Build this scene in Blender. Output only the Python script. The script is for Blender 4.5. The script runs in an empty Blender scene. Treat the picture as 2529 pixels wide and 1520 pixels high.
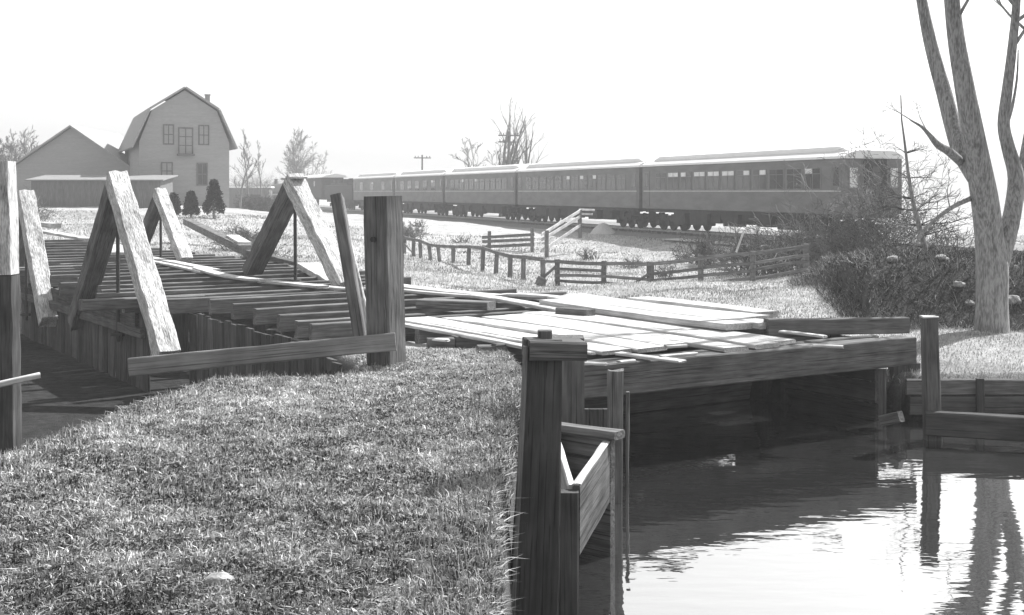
import bpy, math, random
import numpy as np
from mathutils import Vector, Matrix, noise as mnoise

# ------------------------------------------------------------------ camera, sky, sun, exposure
scene = bpy.context.scene
FPX = 3070.0                      # focal length in pixels of the 2529 px wide frame
camd = bpy.data.cameras.new('camera')
cam = bpy.data.objects.new('camera', camd)
scene.collection.objects.link(cam)
cam.location = (0, 0, 0)
cam.rotation_euler = (math.radians(90), 0, 0)
camd.sensor_width = 36
camd.lens = 36 * FPX / 2529
camd.shift_y = -287 / 2529
camd.clip_start = 0.1
camd.clip_end = 6000
scene.camera = cam

SUN_EL, SUN_AZ = math.radians(44), math.radians(46)      # azimuth to the right of the view direction
world = bpy.data.worlds.new('World')
scene.world = world
world.use_nodes = True
wn, wl = world.node_tree.nodes, world.node_tree.links
wn.clear()
sky = wn.new('ShaderNodeTexSky')
sky.sky_type = 'NISHITA'
sky.sun_disc = False
sky.sun_elevation = SUN_EL
sky.sun_rotation = SUN_AZ
sky.dust_density = 1.5
sky.air_density = 1.0
sepc = wn.new('ShaderNodeSeparateColor')          # the plate is blue-sensitive: it records mostly the blue light of the sky
bw = wn.new('ShaderNodeMath'); bw.operation = 'ADD'; bw.use_clamp = False
hg = wn.new('ShaderNodeMath'); hg.operation = 'MULTIPLY'; hg.inputs[1].default_value = .4
hb_ = wn.new('ShaderNodeMath'); hb_.operation = 'MULTIPLY'; hb_.inputs[1].default_value = .6
bg = wn.new('ShaderNodeBackground')
bg.inputs[1].default_value = 0.12
wo = wn.new('ShaderNodeOutputWorld')
wl.new(sky.outputs[0], sepc.inputs[0]); wl.new(sepc.outputs[1], hg.inputs[0]); wl.new(sepc.outputs[2], hb_.inputs[0]); wl.new(hg.outputs[0], bw.inputs[0]); wl.new(hb_.outputs[0], bw.inputs[1]); wl.new(bw.outputs[0], bg.inputs[0]); wl.new(bg.outputs[0], wo.inputs[0])
sund = bpy.data.lights.new('sun', 'SUN')
sund.energy = 5.0
sund.angle = math.radians(0.5)
sund.color = (1, 1, 1)            # a monochrome photograph
sun = bpy.data.objects.new('sun', sund)
scene.collection.objects.link(sun)
SUN_DIR = Vector((math.sin(SUN_AZ) * math.cos(SUN_EL), math.cos(SUN_AZ) * math.cos(SUN_EL), math.sin(SUN_EL)))
sun.rotation_euler = SUN_DIR.to_track_quat('Z', 'Y').to_euler()
sun.location = SUN_DIR * 60
vs = scene.view_settings
scene.display_settings.display_device = 'sRGB'
vs.view_transform = 'Standard'; vs.look = 'None'; vs.gamma = 1; vs.use_curve_mapping = False
vs.exposure = 0.82
scene.cycles.caustics_reflective = False

R = random.Random(7)
NR = np.random.default_rng(11)
WATER_Z = -2.77
TRK = (0.942, 0.335)     # unit normal of the track (to the far side); track line X + .355 Y = 33.75 is the near rail side
TD = Vector((-0.3345, 0.9424, 0))

def W(xd, yd, Y):
    """pixel of the 2469 px wide view at distance Y -> world"""
    return Vector(((xd * 1.0243 - 1264.5) / FPX * Y, Y, (473 - yd * 1.0243) / FPX * Y))
def G(xd, yd, z):
    return W(xd, yd, -z * FPX / (yd * 1.0243 - 473))
BU, BV = (.54, -.842), (.842, .54)   # bridge axis and cross direction
def ST(s, t, z=0.0):
    return Vector((-6.7 + BU[0] * s + BV[0] * t, 21 + BU[1] * s + BV[1] * t, z))

# ------------------------------------------------------------------ materials
def mat(name, lo, hi, scale=(3, 3, 3), rough=.8, bump=.3, detail=8, obj_var=.0, fine=0, spec=.3, attr=None, contrast=(.3, .7), crack=0):
    m = bpy.data.materials.new(name); m.use_nodes = True
    n, l = m.node_tree.nodes, m.node_tree.links
    b = n['Principled BSDF']
    b.inputs['Roughness'].default_value = rough
    b.inputs['Specular IOR Level'].default_value = spec
    tc = n.new('ShaderNodeTexCoord'); mp = n.new('ShaderNodeMapping'); mp.inputs['Scale'].default_value = scale
    l.new(tc.outputs['Object'], mp.inputs[0])
    oi = n.new('ShaderNodeObjectInfo')
    if obj_var:
        va = n.new('ShaderNodeVectorMath'); va.operation = 'SCALE'; va.inputs[0].default_value = (37, 19, 53)
        l.new(oi.outputs['Random'], va.inputs['Scale'])
        ad = n.new('ShaderNodeVectorMath'); ad.operation = 'ADD'
        l.new(mp.outputs[0], ad.inputs[0]); l.new(va.outputs[0], ad.inputs[1]); vec = ad.outputs[0]
    else:
        vec = mp.outputs[0]
    nz = n.new('ShaderNodeTexNoise'); nz.inputs['Detail'].default_value = detail; nz.inputs['Scale'].default_value = 1; nz.inputs['Roughness'].default_value = .65
    l.new(vec, nz.inputs['Vector'])
    fac = nz.outputs['Fac']
    if fine:
        n2 = n.new('ShaderNodeTexNoise'); n2.inputs['Scale'].default_value = fine; n2.inputs['Detail'].default_value = 3
        l.new(vec, n2.inputs['Vector'])
        mx = n.new('ShaderNodeMath'); mx.operation = 'MULTIPLY_ADD'; mx.inputs[1].default_value = .5
        hf = n.new('ShaderNodeMath'); hf.operation = 'MULTIPLY'; hf.inputs[1].default_value = .5
        l.new(n2.outputs['Fac'], hf.inputs[0]); l.new(fac, mx.inputs[0]); l.new(hf.outputs[0], mx.inputs[2]); fac = mx.outputs[0]
    mr = n.new('ShaderNodeMapRange'); mr.inputs['From Min'].default_value = contrast[0]; mr.inputs['From Max'].default_value = contrast[1]
    mr.inputs['To Min'].default_value = lo; mr.inputs['To Max'].default_value = hi
    l.new(fac, mr.inputs['Value'])
    val = mr.outputs[0]
    if obj_var:
        v1 = n.new('ShaderNodeMapRange'); v1.inputs['To Min'].default_value = 1 - obj_var; v1.inputs['To Max'].default_value = 1 + obj_var
        l.new(oi.outputs['Random'], v1.inputs['Value'])
        mm = n.new('ShaderNodeMath'); mm.operation = 'MULTIPLY'; l.new(val, mm.inputs[0]); l.new(v1.outputs[0], mm.inputs[1]); val = mm.outputs[0]
    if crack:          # drying checks along the grain
        m3 = n.new('ShaderNodeMapping'); m3.inputs['Scale'].default_value = (.5, 5.5, 5.5); l.new(vec, m3.inputs[0])
        n3 = n.new('ShaderNodeTexNoise'); n3.inputs['Scale'].default_value = 1; n3.inputs['Detail'].default_value = 2; l.new(m3.outputs[0], n3.inputs['Vector'])
        r3 = n.new('ShaderNodeMapRange'); r3.inputs['From Min'].default_value = .34; r3.inputs['From Max'].default_value = .40
        r3.inputs['To Min'].default_value = 1 - crack; r3.inputs['To Max'].default_value = 1; l.new(n3.outputs['Fac'], r3.inputs['Value'])
        # blotches of damp and lichen
        n4 = n.new('ShaderNodeTexNoise'); n4.inputs['Scale'].default_value = 2.3; n4.inputs['Detail'].default_value = 5; l.new(tc.outputs['Object'], n4.inputs['Vector'])
        r4 = n.new('ShaderNodeMapRange'); r4.inputs['From Min'].default_value = .32; r4.inputs['From Max'].default_value = .62
        r4.inputs['To Min'].default_value = .72; r4.inputs['To Max'].default_value = 1.12; l.new(n4.outputs['Fac'], r4.inputs['Value'])
        for q in (r3, r4):
            mm = n.new('ShaderNodeMath'); mm.operation = 'MULTIPLY'; l.new(val, mm.inputs[0]); l.new(q.outputs[0], mm.inputs[1]); val = mm.outputs[0]
    if attr:
        at = n.new('ShaderNodeAttribute'); at.attribute_name = attr
        mm = n.new('ShaderNodeMath'); mm.operation = 'MULTIPLY'; l.new(val, mm.inputs[0]); l.new(at.outputs['Fac'], mm.inputs[1]); val = mm.outputs[0]
    l.new(val, b.inputs['Base Color'])
    if bump:
        bp = n.new('ShaderNodeBump'); bp.inputs['Strength'].default_value = bump; bp.inputs['Distance'].default_value = .02
        l.new(fac, bp.inputs['Height']); l.new(bp.outputs[0], b.inputs['Normal'])
    return m

M = {}
M['timber'] = mat('weathered_timber', .07, .25, (1.2, 14, 14), .95, .7, obj_var=.2, fine=3, spec=.1, crack=.6)
M['plank'] = mat('bleached_plank', .32, .76, (.9, 16, 16), .8, .5, obj_var=.10, fine=3, crack=.45)
M['rough'] = mat('rough_hewn_timber', .20, .74, (3, 16, 16), .95, 1.0, obj_var=.08, fine=4, contrast=(.32, .60), crack=.6)
M['wet'] = mat('wet_dark_timber', .05, .15, (1, 12, 12), .95, .5, obj_var=.35, fine=3, spec=.02, crack=.5)  # damp timber; on the box and log faces its dark colour paints shade
M['board'] = mat('grey_board', .17, .34, (1.0, 12, 12), .95, .6, fine=3, spec=.1, crack=.5)
M['iron'] = mat('rusted_iron', .03, .07, (8, 8, 8), .7, .2)
M['steel'] = mat('worn_steel', .25, .45, (8, 8, 8), .35, .1)
M['coach'] = mat('coach_paint', .10, .18, (.6, 2, 2), .55, .1, spec=.4)
M['under'] = mat('underframe_iron', .02, .05, (4, 4, 4), .8, .2)
M['roof'] = mat('roof_canvas', .74, .86, (.8, 3, 3), .7, .15)
M['clere'] = mat('clerestory_paint', .12, .2, (1.5, 2, 2), .6, .1)
M['trim'] = mat('pale_moulding', .45, .6, (3, 3, 3), .5, 0)
M['glass'] = mat('window_glass', .05, .09, (3, 3, 3), .08, 0, spec=.6)
M['blind'] = mat('pale_window_blind', .6, .85, (3, 3, 3), .6, 0)  # pale colour stands for daylight showing through the panes
M['siding'] = mat('grey_clapboard', .26, .38, (.6, .6, 5), .85, .4, fine=6)
M['shingle'] = mat('shingle_roof', .16, .30, (2, 2, 6), .9, .6, fine=5)
M['barnwood'] = mat('barn_boards', .10, .20, (5, 5, .6), .9, .5, fine=4)
M['houseroof'] = mat('weathered_roof', .25, .38, (2, 2, 6), .9, .4, fine=5)
M['bark'] = mat('grey_bark', .14, .36, (13, 13, 2.4), .95, 1.0, fine=4, contrast=(.38, .58))
M['twig'] = mat('bare_twigs', .12, .25, (2, 2, 2), .9, 0)
M['brushtwig'] = mat('bramble_twigs', .04, .16, (2, 2, 2), .9, 0, contrast=(.4, .6))
M['fir'] = mat('evergreen_needles', .02, .06, (5, 5, 5), .9, 0)
M['stone'] = mat('field_stone', .18, .46, (5, 5, 5), .9, .6, fine=4)
M['ballast'] = mat('track_ballast', .10, .30, (9, 9, 9), .95, 1.0, fine=4)
M['cinder'] = mat('pale_gravel', .45, .65, (5, 5, 5), .95, .5, fine=4)
M['blade'] = mat('dry_grass_blades', .8, 1.0, (1, 1, 1), .8, 0, attr='shade')
M['coal'] = mat('coal_heap', .02, .06, (5, 5, 5), .7, .8)
M['brick'] = mat('chimney_brick', .18, .3, (8, 8, 14), .9, .4)

# ------------------------------------------------------------------ object helpers
COL = scene.collection
def tag(o, label=None, cat=None, group=None, kind=None):
    if label: o['label'] = label
    if cat: o['category'] = cat
    if group: o['group'] = group
    if kind: o['kind'] = kind
    return o
def empty(name, loc=(0, 0, 0), rz=0.0, label=None, cat=None, group=None):
    o = bpy.data.objects.new(name, None); COL.objects.link(o)
    o.empty_display_size = .2; o.location = loc; o.rotation_euler = (0, 0, rz)
    return tag(o, label, cat, group)

class MB:
    def __init__(s): s.v = []; s.f = []
    def add(s, vs_, fs_):
        k = len(s.v); s.v += [tuple(p) for p in vs_]; s.f += [tuple(i + k for i in f) for f in fs_]
    def box(s, c, d, rz=0.0, mtx=None):
        x, y, z = d[0] / 2, d[1] / 2, d[2] / 2
        P = [Vector((a * x, b * y, e * z)) for a in (-1, 1) for b in (-1, 1) for e in (-1, 1)]
        m = (mtx or Matrix.Identity(4))
        if rz: m = m @ Matrix.Rotation(rz, 4, 'Z')
        s.add([Vector(c) + (m @ p) for p in P], [(0, 1, 3, 2), (4, 6, 7, 5), (0, 4, 5, 1), (2, 3, 7, 6), (0, 2, 6, 4), (1, 5, 7, 3)])
        return s
    def bar(s, a, b, w, h, up=(0, 0, 1)):
        a, b = Vector(a), Vector(b); d = b - a; L = d.length; d.normalize(); up = Vector(up)
        if abs(d.dot(up)) > .95: up = Vector((0, 1, 0))
        sd = d.cross(up).normalized(); u2 = sd.cross(d)
        P = []
        for e in (a, b):
            for i, j in ((-1, -1), (-1, 1), (1, 1), (1, -1)): P.append(e + sd * (i * w / 2) + u2 * (j * h / 2))
        s.add(P, [(0, 1, 2, 3), (4, 7, 6, 5), (0, 4, 5, 1), (1, 5, 6, 2), (2, 6, 7, 3), (3, 7, 4, 0)])
        return s
    def tube(s, pts, rad, n=8, caps=True):
        pts = [Vector(p) for p in pts]; k = len(s.v); prev = None
        for i, p in enumerate(pts):
            d = (pts[min(i + 1, len(pts) - 1)] - pts[max(i - 1, 0)]).normalized()
            if prev is None:
                a = Vector((1, 0, 0)) if abs(d.x) < .8 else Vector((0, 1, 0))
                a = (a - d * a.dot(d)).normalized()
            else:
                a = (prev - d * prev.dot(d)).normalized()
            prev = a; b = d.cross(a); r = rad[i] if hasattr(rad, '__len__') else rad
            for j in range(n):
                t = 2 * math.pi * j / n
                s.v.append(tuple(p + a * (math.cos(t) * r) + b * (math.sin(t) * r)))
        for i in range(len(pts) - 1):
            for j in range(n):
                s.f.append((k + i * n + j, k + i * n + (j + 1) % n, k + (i + 1) * n + (j + 1) % n, k + (i + 1) * n + j))
        if caps and n > 2:
            s.f.append(tuple(k + j for j in reversed(range(n)))); s.f.append(tuple(k + (len(pts) - 1) * n + j for j in range(n)))
        return s
    def prism(s, poly, axis_a, axis_b, org, ext):
        """polygon (list of 2D) in the plane (axis_a, axis_b) at org, extruded by vector ext"""
        A, B, O, E_ = Vector(axis_a), Vector(axis_b), Vector(org), Vector(ext); n = len(poly)
        P = [O + A * p[0] + B * p[1] for p in poly]
        s.add(P + [p + E_ for p in P], [tuple(reversed(range(n))), tuple(range(n, 2 * n))] + [(i, (i + 1) % n, (i + 1) % n + n, i + n) for i in range(n)])
        return s
    def build(s, name, m, parent=None, smooth=False, bevel=0, offset=None):
        me = bpy.data.meshes.new(name); me.from_pydata(s.v, [], s.f); me.validate(); me.update()
        me.materials.append(m if not isinstance(m, str) else M[m])
        if smooth: me.polygons.foreach_set('use_smooth', [True] * len(me.polygons))
        o = bpy.data.objects.new(name, me); COL.objects.link(o)
        if parent: o.parent = parent
        if offset: o.location = offset
        if bevel:
            b = o.modifiers.new('bevel', 'BEVEL'); b.width = bevel; b.segments = 1; b.limit_method = 'ANGLE'
        return o

def timber(name, p0, p1, w, h, m='timber', parent=None, up=(0, 0, 1), rough=.006, segs=None, taper=1.0, warp=0.0, twist=0.0, ends=.0, cs=3):
    """a sawn timber from p0 to p1 (axis through its centre), w across, h along 'up'; a worn mesh of its own"""
    p0, p1 = Vector(p0), Vector(p1); d = p1 - p0; L = d.length; x = d.normalized(); up = Vector(up)
    if abs(x.dot(up)) > .97: up = Vector((0, 1, 0))
    y = up.cross(x).normalized(); z = x.cross(y)
    segs = segs or max(3, min(28, int(L / .28)))
    sd = R.uniform(-100, 100)
    # rounded-corner section
    c = .16
    base = [(-.5, -.5 + c * h2) for h2 in (1,)]
    cw = min(.012, w * .2) / w; ch = min(.012, h * .2) / h
    sec = []
    def edge(a, b, k):
        for i in range(k): sec.append((a[0] + (b[0] - a[0]) * i / (k - 1), a[1] + (b[1] - a[1]) * i / (k - 1)))
    edge((-.5 + cw, -.5), (.5 - cw, -.5), cs); edge((.5, -.5 + ch), (.5, .5 - ch), cs)
    edge((.5 - cw, .5), (-.5 + cw, .5), cs); edge((-.5, .5 - ch), (-.5, -.5 + ch), cs)
    n = len(sec); V = []; F = []
    wa = R.uniform(-1, 1) * warp; wb = R.uniform(-1, 1) * warp
    for i in range(segs + 1):
        t = i / segs; q = 1 + (taper - 1) * t
        bow = 4 * t * (1 - t)
        tw = twist * (t - .5)
        for (a, b) in sec:
            yy, zz = a * w * q, b * h * q
            nn = mnoise.noise_vector(Vector((t * L * 3 + sd, yy * 9, zz * 9 + sd)))
            xx = t * L + (nn.x * ends if i in (0, segs) else 0)
            if i in (0, segs) and ends: xx += R.uniform(-ends, ends) * .5
            yy += nn.y * rough + bow * wa; zz += nn.z * rough + bow * wb
            yy, zz = yy * math.cos(tw) - zz * math.sin(tw), yy * math.sin(tw) + zz * math.cos(tw)
            V.append((xx, yy, zz))
    for i in range(segs):
        for j in range(n): F.append((i * n + j, i * n + (j + 1) % n, (i + 1) * n + (j + 1) % n, (i + 1) * n + j))
    F.append(tuple(reversed(range(n)))); F.append(tuple(segs * n + j for j in range(n)))
    F = [tuple(reversed(f)) for f in F]
    me = bpy.data.meshes.new(name); me.from_pydata(V, [], F); me.update(); me.validate()
    me.materials.append(M[m])
    o = bpy.data.objects.new(name, me); COL.objects.link(o)
    mw = Matrix(((x.x, y.x, z.x, p0.x), (x.y, y.y, z.y, p0.y), (x.z, y.z, z.z, p0.z), (0, 0, 0, 1)))
    if parent:
        o.parent = parent
        pm = Matrix.Translation(parent.location) @ parent.rotation_euler.to_matrix().to_4x4()
        mw = pm.inverted() @ mw
    o.matrix_local = mw
    # face orientation check: first side face should point outwards
    return o

def np_mesh(name, V, F4, m, attr=None, parent=None):
    """big mesh from numpy arrays; F4 (n,k) faces"""
    me = bpy.data.meshes.new(name)
    k = F4.shape[1]
    me.vertices.add(len(V)); me.vertices.foreach_set('co', V.astype(np.float32).ravel())
    me.loops.add(F4.size); me.loops.foreach_set('vertex_index', F4.astype(np.int32).ravel())
    me.polygons.add(len(F4)); me.polygons.foreach_set('loop_start', np.arange(0, F4.size, k, dtype=np.int32))
    me.polygons.foreach_set('loop_total', np.full(len(F4), k, dtype=np.int32))
    me.update(calc_edges=True)
    if attr:
        for an, av in attr.items():
            a = me.attributes.new(an, 'FLOAT', 'POINT'); a.data.foreach_set('value', av.astype(np.float32).ravel())
    me.materials.append(M[m] if isinstance(m, str) else m)
    o = bpy.data.objects.new(name, me); COL.objects.link(o)
    if parent: o.parent = parent
    return o

# ------------------------------------------------------------------ terrain
def poly_dist(X, Y, P):
    """signed distance, positive inside the polygon"""
    P = np.array(P, float); n = len(P); best = np.full(X.shape, 1e9); ins = np.zeros(X.shape, bool)
    for i in range(n):
        a, b = P[i], P[(i + 1) % n]; ab = b - a; L2 = ab @ ab
        t = np.clip(((X - a[0]) * ab[0] + (Y - a[1]) * ab[1]) / L2, 0, 1)
        best = np.minimum(best, np.hypot(X - a[0] - t * ab[0], Y - a[1] - t * ab[1]))
        c = (a[1] > Y) != (b[1] > Y)
        xi = a[0] + (Y - a[1]) / (b[1] - a[1] + 1e-12) * ab[0]
        ins ^= c & (X < xi)
    return np.where(ins, best, -best)

def vnoise(X, Y, sc, seed):
    """cheap smooth value noise"""
    rs = np.random.default_rng(seed); T = rs.random((256, 256))
    x = X * sc + 1000; y = Y * sc + 1000; xi = np.floor(x).astype(int); yi = np.floor(y).astype(int)
    fx = x - xi; fy = y - yi; fx = fx * fx * (3 - 2 * fx); fy = fy * fy * (3 - 2 * fy)
    g = lambda a, b: T[a % 256, b % 256]
    return (g(xi, yi) * (1 - fx) + g(xi + 1, yi) * fx) * (1 - fy) + (g(xi, yi + 1) * (1 - fx) + g(xi + 1, yi + 1) * fx) * fy - .5

CP = []   # control points (X, Y, z)
def cp(xd, Y, z): CP.append(((xd * 1.0243 - 1264.5) / FPX * Y, Y, z))
for Yv, zv in ((1.5, -1.62), (3, -1.62), (5, -1.64), (8, -1.67), (11, -1.74), (13.2, -1.80)):
    for xd in (-600, 0, 500, 1000, 1250, 1600, 2200, 3000): cp(xd, Yv, zv)
for xd in (600, 900, 1150, 1500): cp(xd, 16, -1.93)
for xd in (900, 1150, 1500): cp(xd, 21, -2.02)
for xd in (1700, 1850, 1980, 2080): cp(xd, 20, -1.93); cp(xd, 25, -1.93)
for xd in (2200, 2400, 2700): cp(xd, 15.2, -2.24); cp(xd, 18.5, -2.10); cp(xd, 24, -2.12); cp(xd, 32, -2.25); cp(xd, 42, -2.45)
for xd in (1000, 1200, 1500, 1750): cp(xd, 28, -2.5)
for xd in (1300, 1500, 1700, 1850): cp(xd, 42, -3.3); cp(xd, 50, -3.3)
cp(2000, 36, -2.6); cp(1950, 44, -3.0); cp(1815, 40, -3.0); cp(1690, 41, -3.15); cp(1900, 40, -2.8)
for xd in (1600, 1700, 1800, 1900, 1960): cp(xd, 31, -2.5)
for xd in (960, 1100): cp(xd, 58, -3.2); cp(xd, 42, -3.0)
for xd in (600, 750): cp(xd, 32, -2.1); cp(xd, 60, -2.3); cp(xd, 100, -2.3)
for xd in (100, 300): cp(xd, 40, -2.3); cp(xd, 60, -1.8); cp(xd, 85, -1.0)
cp(440, 85, -1.05); cp(440, 95, -1.05); cp(500, 72, -1.5); cp(-300, 60, -1.8); cp(-300, 90, -1.2)
for Yv in (140, 200, 350, 700, 1500):
    for xd in (-1500, 0, 700, 1400, 2100, 3500): cp(xd, Yv, -2.4 if Yv < 300 else -3.0)
CPA = np.array(CP)

PIT = [(-9, 3), (-3.95, 6.6), (-3.2, 7.7), (-3.05, 10.0), (-2.7, 11.5), (-1.5, 12.75), (-1.75, 14.4)] + \
      [tuple(ST(6.9, 1.0)[:2]), tuple(ST(6.9, 6.3)[:2]), tuple(ST(-10, 6.4)[:2]), tuple(ST(-30, 6.2)[:2]), tuple(ST(-30, -2)[:2]), tuple(ST(-14, -3)[:2]), tuple(ST(-11, -14)[:2]), (-40, 20), (-30, 3)]
BASIN = [(-.06, -3), (-.10, 4), (-.10, 7.0), (-.06, 8.2), (.10, 12.0), tuple(ST(8.7, 2.2)[:2]), tuple(ST(8.7, 6.0)[:2]), tuple(ST(11.0, 6.8)[:2]), (5.0, 15.12), (7.5, 15.1), (40, 15.3), (60, -3)]
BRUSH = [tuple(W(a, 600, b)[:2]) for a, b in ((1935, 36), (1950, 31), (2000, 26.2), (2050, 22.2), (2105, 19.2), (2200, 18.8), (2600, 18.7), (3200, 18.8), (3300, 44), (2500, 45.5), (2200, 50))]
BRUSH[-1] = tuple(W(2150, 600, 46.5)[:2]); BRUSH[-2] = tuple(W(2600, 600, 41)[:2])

def track_d(X, Y): return (X + .355 * Y - 33.75) * .942   # across the track, 0 = near face of the train, + = far
def base_z(X, Y):
    a = X / Y * 6; b = np.log(Y) * 3.2
    ca = CPA[:, 0] / CPA[:, 1] * 6; cb = np.log(CPA[:, 1]) * 3.2
    num = np.zeros(X.shape); den = np.zeros(X.shape)
    for i in range(len(CPA)):
        w = 1 / ((a - ca[i]) ** 2 + (b - cb[i]) ** 2 + .02) ** 2
        num += w * CPA[i, 2]; den += w
    return num / den
def sstep(x): x = np.clip(x, 0, 1); return x * x * (3 - 2 * x)
def ground_z(X, Y):
    X = np.asarray(X, float); Y = np.maximum(np.asarray(Y, float), .5)
    z = base_z(X, Y)
    q = X / Y; y0 = 18.75 + np.clip(.287 - q, 0, .06) * 240
    kr = sstep((q - .228) / .03) * sstep((Y - y0) / 1.7) * (1 - sstep((Y - y0 - 2.4) / 9))
    z = z + (-.0545 * (y0 + 1.8) - z) * kr
    z = z + vnoise(X, Y, .45, 3) * .10 * np.clip(Y / 15, .6, 2) + vnoise(X, Y, 1.6, 4) * .05 + vnoise(X, Y, 5, 5) * .022
    d = track_d(X, Y)
    e = np.where(d < 1.5, -d - 2.1, d - 9.5)               # outside the bed
    k = sstep(e / 3.6)
    z = z * k + (-2.58) * (1 - k)
    dp = poly_dist(X, Y, PIT); z = z + (-3.3 - z) * sstep(dp / .9)
    db = poly_dist(X, Y, BASIN); z = z + (-3.5 - z) * sstep(db / np.where(Y < 12.5, .22, .45))
    return z
def gz(x, y): return float(ground_z(np.array([x]), np.array([y]))[0])

nr, nc = 620, 460
rows = np.exp(np.linspace(math.log(.8), math.log(900), nr)); 
cols = np.concatenate([np.linspace(-1.6, -.52, 40, endpoint=False), np.linspace(-.52, .52, nc - 80), np.linspace(.52, 1.6, 41)[1:]])
GX = rows[:, None] * cols[None, :]; GY = np.repeat(rows[:, None], nc, 1)
# near rows: keep some width
wk = np.maximum(1, 2.2 / rows)[:, None]; GX = GX * wk
GZ = ground_z(GX, GY)
V = np.stack([GX.ravel(), GY.ravel(), GZ.ravel()], 1)
idx = np.arange(nr * nc).reshape(nr, nc)
F4 = np.stack([idx[:-1, :-1].ravel(), idx[:-1, 1:].ravel(), idx[1:, 1:].ravel(), idx[1:, :-1].ravel()], 1)
shaded_mud = np.maximum(sstep(poly_dist(GX, GY, PIT) / .35 + .3), sstep(poly_dist(GX, GY, BASIN) / .2 + .3)).ravel()
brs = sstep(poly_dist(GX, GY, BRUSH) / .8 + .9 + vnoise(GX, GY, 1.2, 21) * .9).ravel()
dT = track_d(GX, GY); QX = GX / GY
pale = (sstep((-dT - 2.2) / .8) * (1 - sstep((-dT - 15) / 4)) * sstep((QX + .13) / .05) * (1 - sstep((QX - .215) / .04)) * np.clip(.8 + vnoise(GX, GY, .5, 61) * 1.2, 0, 1)).ravel()
def ground_material():
    m = bpy.data.materials.new('dry_field_ground'); m.use_nodes = True
    n, l = m.node_tree.nodes, m.node_tree.links; b = n['Principled BSDF']
    b.inputs['Roughness'].default_value = .95; b.inputs['Specular IOR Level'].default_value = .1
    geo = n.new('ShaderNodeNewGeometry')
    def noi(sc, det=6, ro=.65):
        t = n.new('ShaderNodeTexNoise'); t.inputs['Scale'].default_value = sc; t.inputs['Detail'].default_value = det; t.inputs['Roughness'].default_value = ro
        l.new(geo.outputs['Position'], t.inputs['Vector']); return t.outputs['Fac']
    def mr(v, a, b_, c, d):
        t = n.new('ShaderNodeMapRange'); t.inputs['From Min'].default_value = a; t.inputs['From Max'].default_value = b_
        t.inputs['To Min'].default_value = c; t.inputs['To Max'].default_value = d; l.new(v, t.inputs['Value']); return t.outputs[0]
    def mixf(f, a, b_):
        t = n.new('ShaderNodeMix'); t.data_type = 'FLOAT'; l.new(f, t.inputs[0])
        for k, v in ((2, a), (3, b_)):
            if isinstance(v, float): t.inputs[k].default_value = v
            else: l.new(v, t.inputs[k])
        return t.outputs[0]
    big = mr(noi(.5, 5), .35, .65, .30, .52)
    mid = mr(noi(9, 8, .8), .3, .7, .55, 1.35)
    fin = mr(noi(55, 4, .8), .3, .7, .6, 1.35)
    mu = n.new('ShaderNodeMath'); mu.operation = 'MULTIPLY'; l.new(big, mu.inputs[0]); l.new(mid, mu.inputs[1])
    mu2 = n.new('ShaderNodeMath'); mu2.operation = 'MULTIPLY'; l.new(mu.outputs[0], mu2.inputs[0]); l.new(fin, mu2.inputs[1])
    a1 = n.new('ShaderNodeAttribute'); a1.attribute_name = 'mud'
    a2 = n.new('ShaderNodeAttribute'); a2.attribute_name = 'brush'
    c = mixf(a2.outputs['Fac'], mu2.outputs[0], mr(noi(14, 6, .8), .35, .65, .03, .12))  # brushy ground, coloured darker to paint the slope's shaded face
    a3 = n.new('ShaderNodeAttribute'); a3.attribute_name = 'pale'
    c = mixf(a3.outputs['Fac'], c, mr(noi(2.2, 9, .85), .34, .62, .14, .62))
    c = mixf(a1.outputs['Fac'], c, mr(noi(6, 6), .3, .7, .015, .055))  # creek mud, its colour darkened to stand for the pit's shadow
    l.new(c, b.inputs['Base Color'])
    bp = n.new('ShaderNodeBump'); bp.inputs['Strength'].default_value = .8; bp.inputs['Distance'].default_value = .05
    l.new(noi(22, 6, .8), bp.inputs['Height']); l.new(bp.outputs[0], b.inputs['Normal'])
    return m
ground = np_mesh('ground', V, F4, ground_material(), {'mud': shaded_mud, 'brush': brs, 'pale': pale})
ground.data.polygons.foreach_set('use_smooth', [True] * len(ground.data.polygons))
tag(ground, kind='structure')

# water of the creek
wm = bpy.data.materials.new('creek_water'); wm.use_nodes = True
n, l = wm.node_tree.nodes, wm.node_tree.links; b = n['Principled BSDF']
b.inputs['Base Color'].default_value = (.62, .62, .62, 1); b.inputs['Roughness'].default_value = .015
b.inputs['Metallic'].default_value = .975
geo = n.new('ShaderNodeNewGeometry'); mp = n.new('ShaderNodeMapping'); mp.inputs['Scale'].default_value = (1.0, 2.6, 1)
l.new(geo.outputs['Position'], mp.inputs[0])
n1 = n.new('ShaderNodeTexNoise'); n1.inputs['Scale'].default_value = 2.2; n1.inputs['Detail'].default_value = 3; n1.inputs['Roughness'].default_value = .45
l.new(mp.outputs[0], n1.inputs['Vector'])
bp = n.new('ShaderNodeBump'); bp.inputs['Strength'].default_value = .12; bp.inputs['Distance'].default_value = .03
l.new(n1.outputs['Fac'], bp.inputs['Height']); l.new(bp.outputs[0], b.inputs['Normal'])
w = MB(); w.add([(-.3, -3, WATER_Z), (60, -3, WATER_Z), (60, 19.5, WATER_Z), (-.3, 19.5, WATER_Z)], [(0, 1, 2, 3)])
tag(w.build('water', wm), kind='structure')

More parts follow.
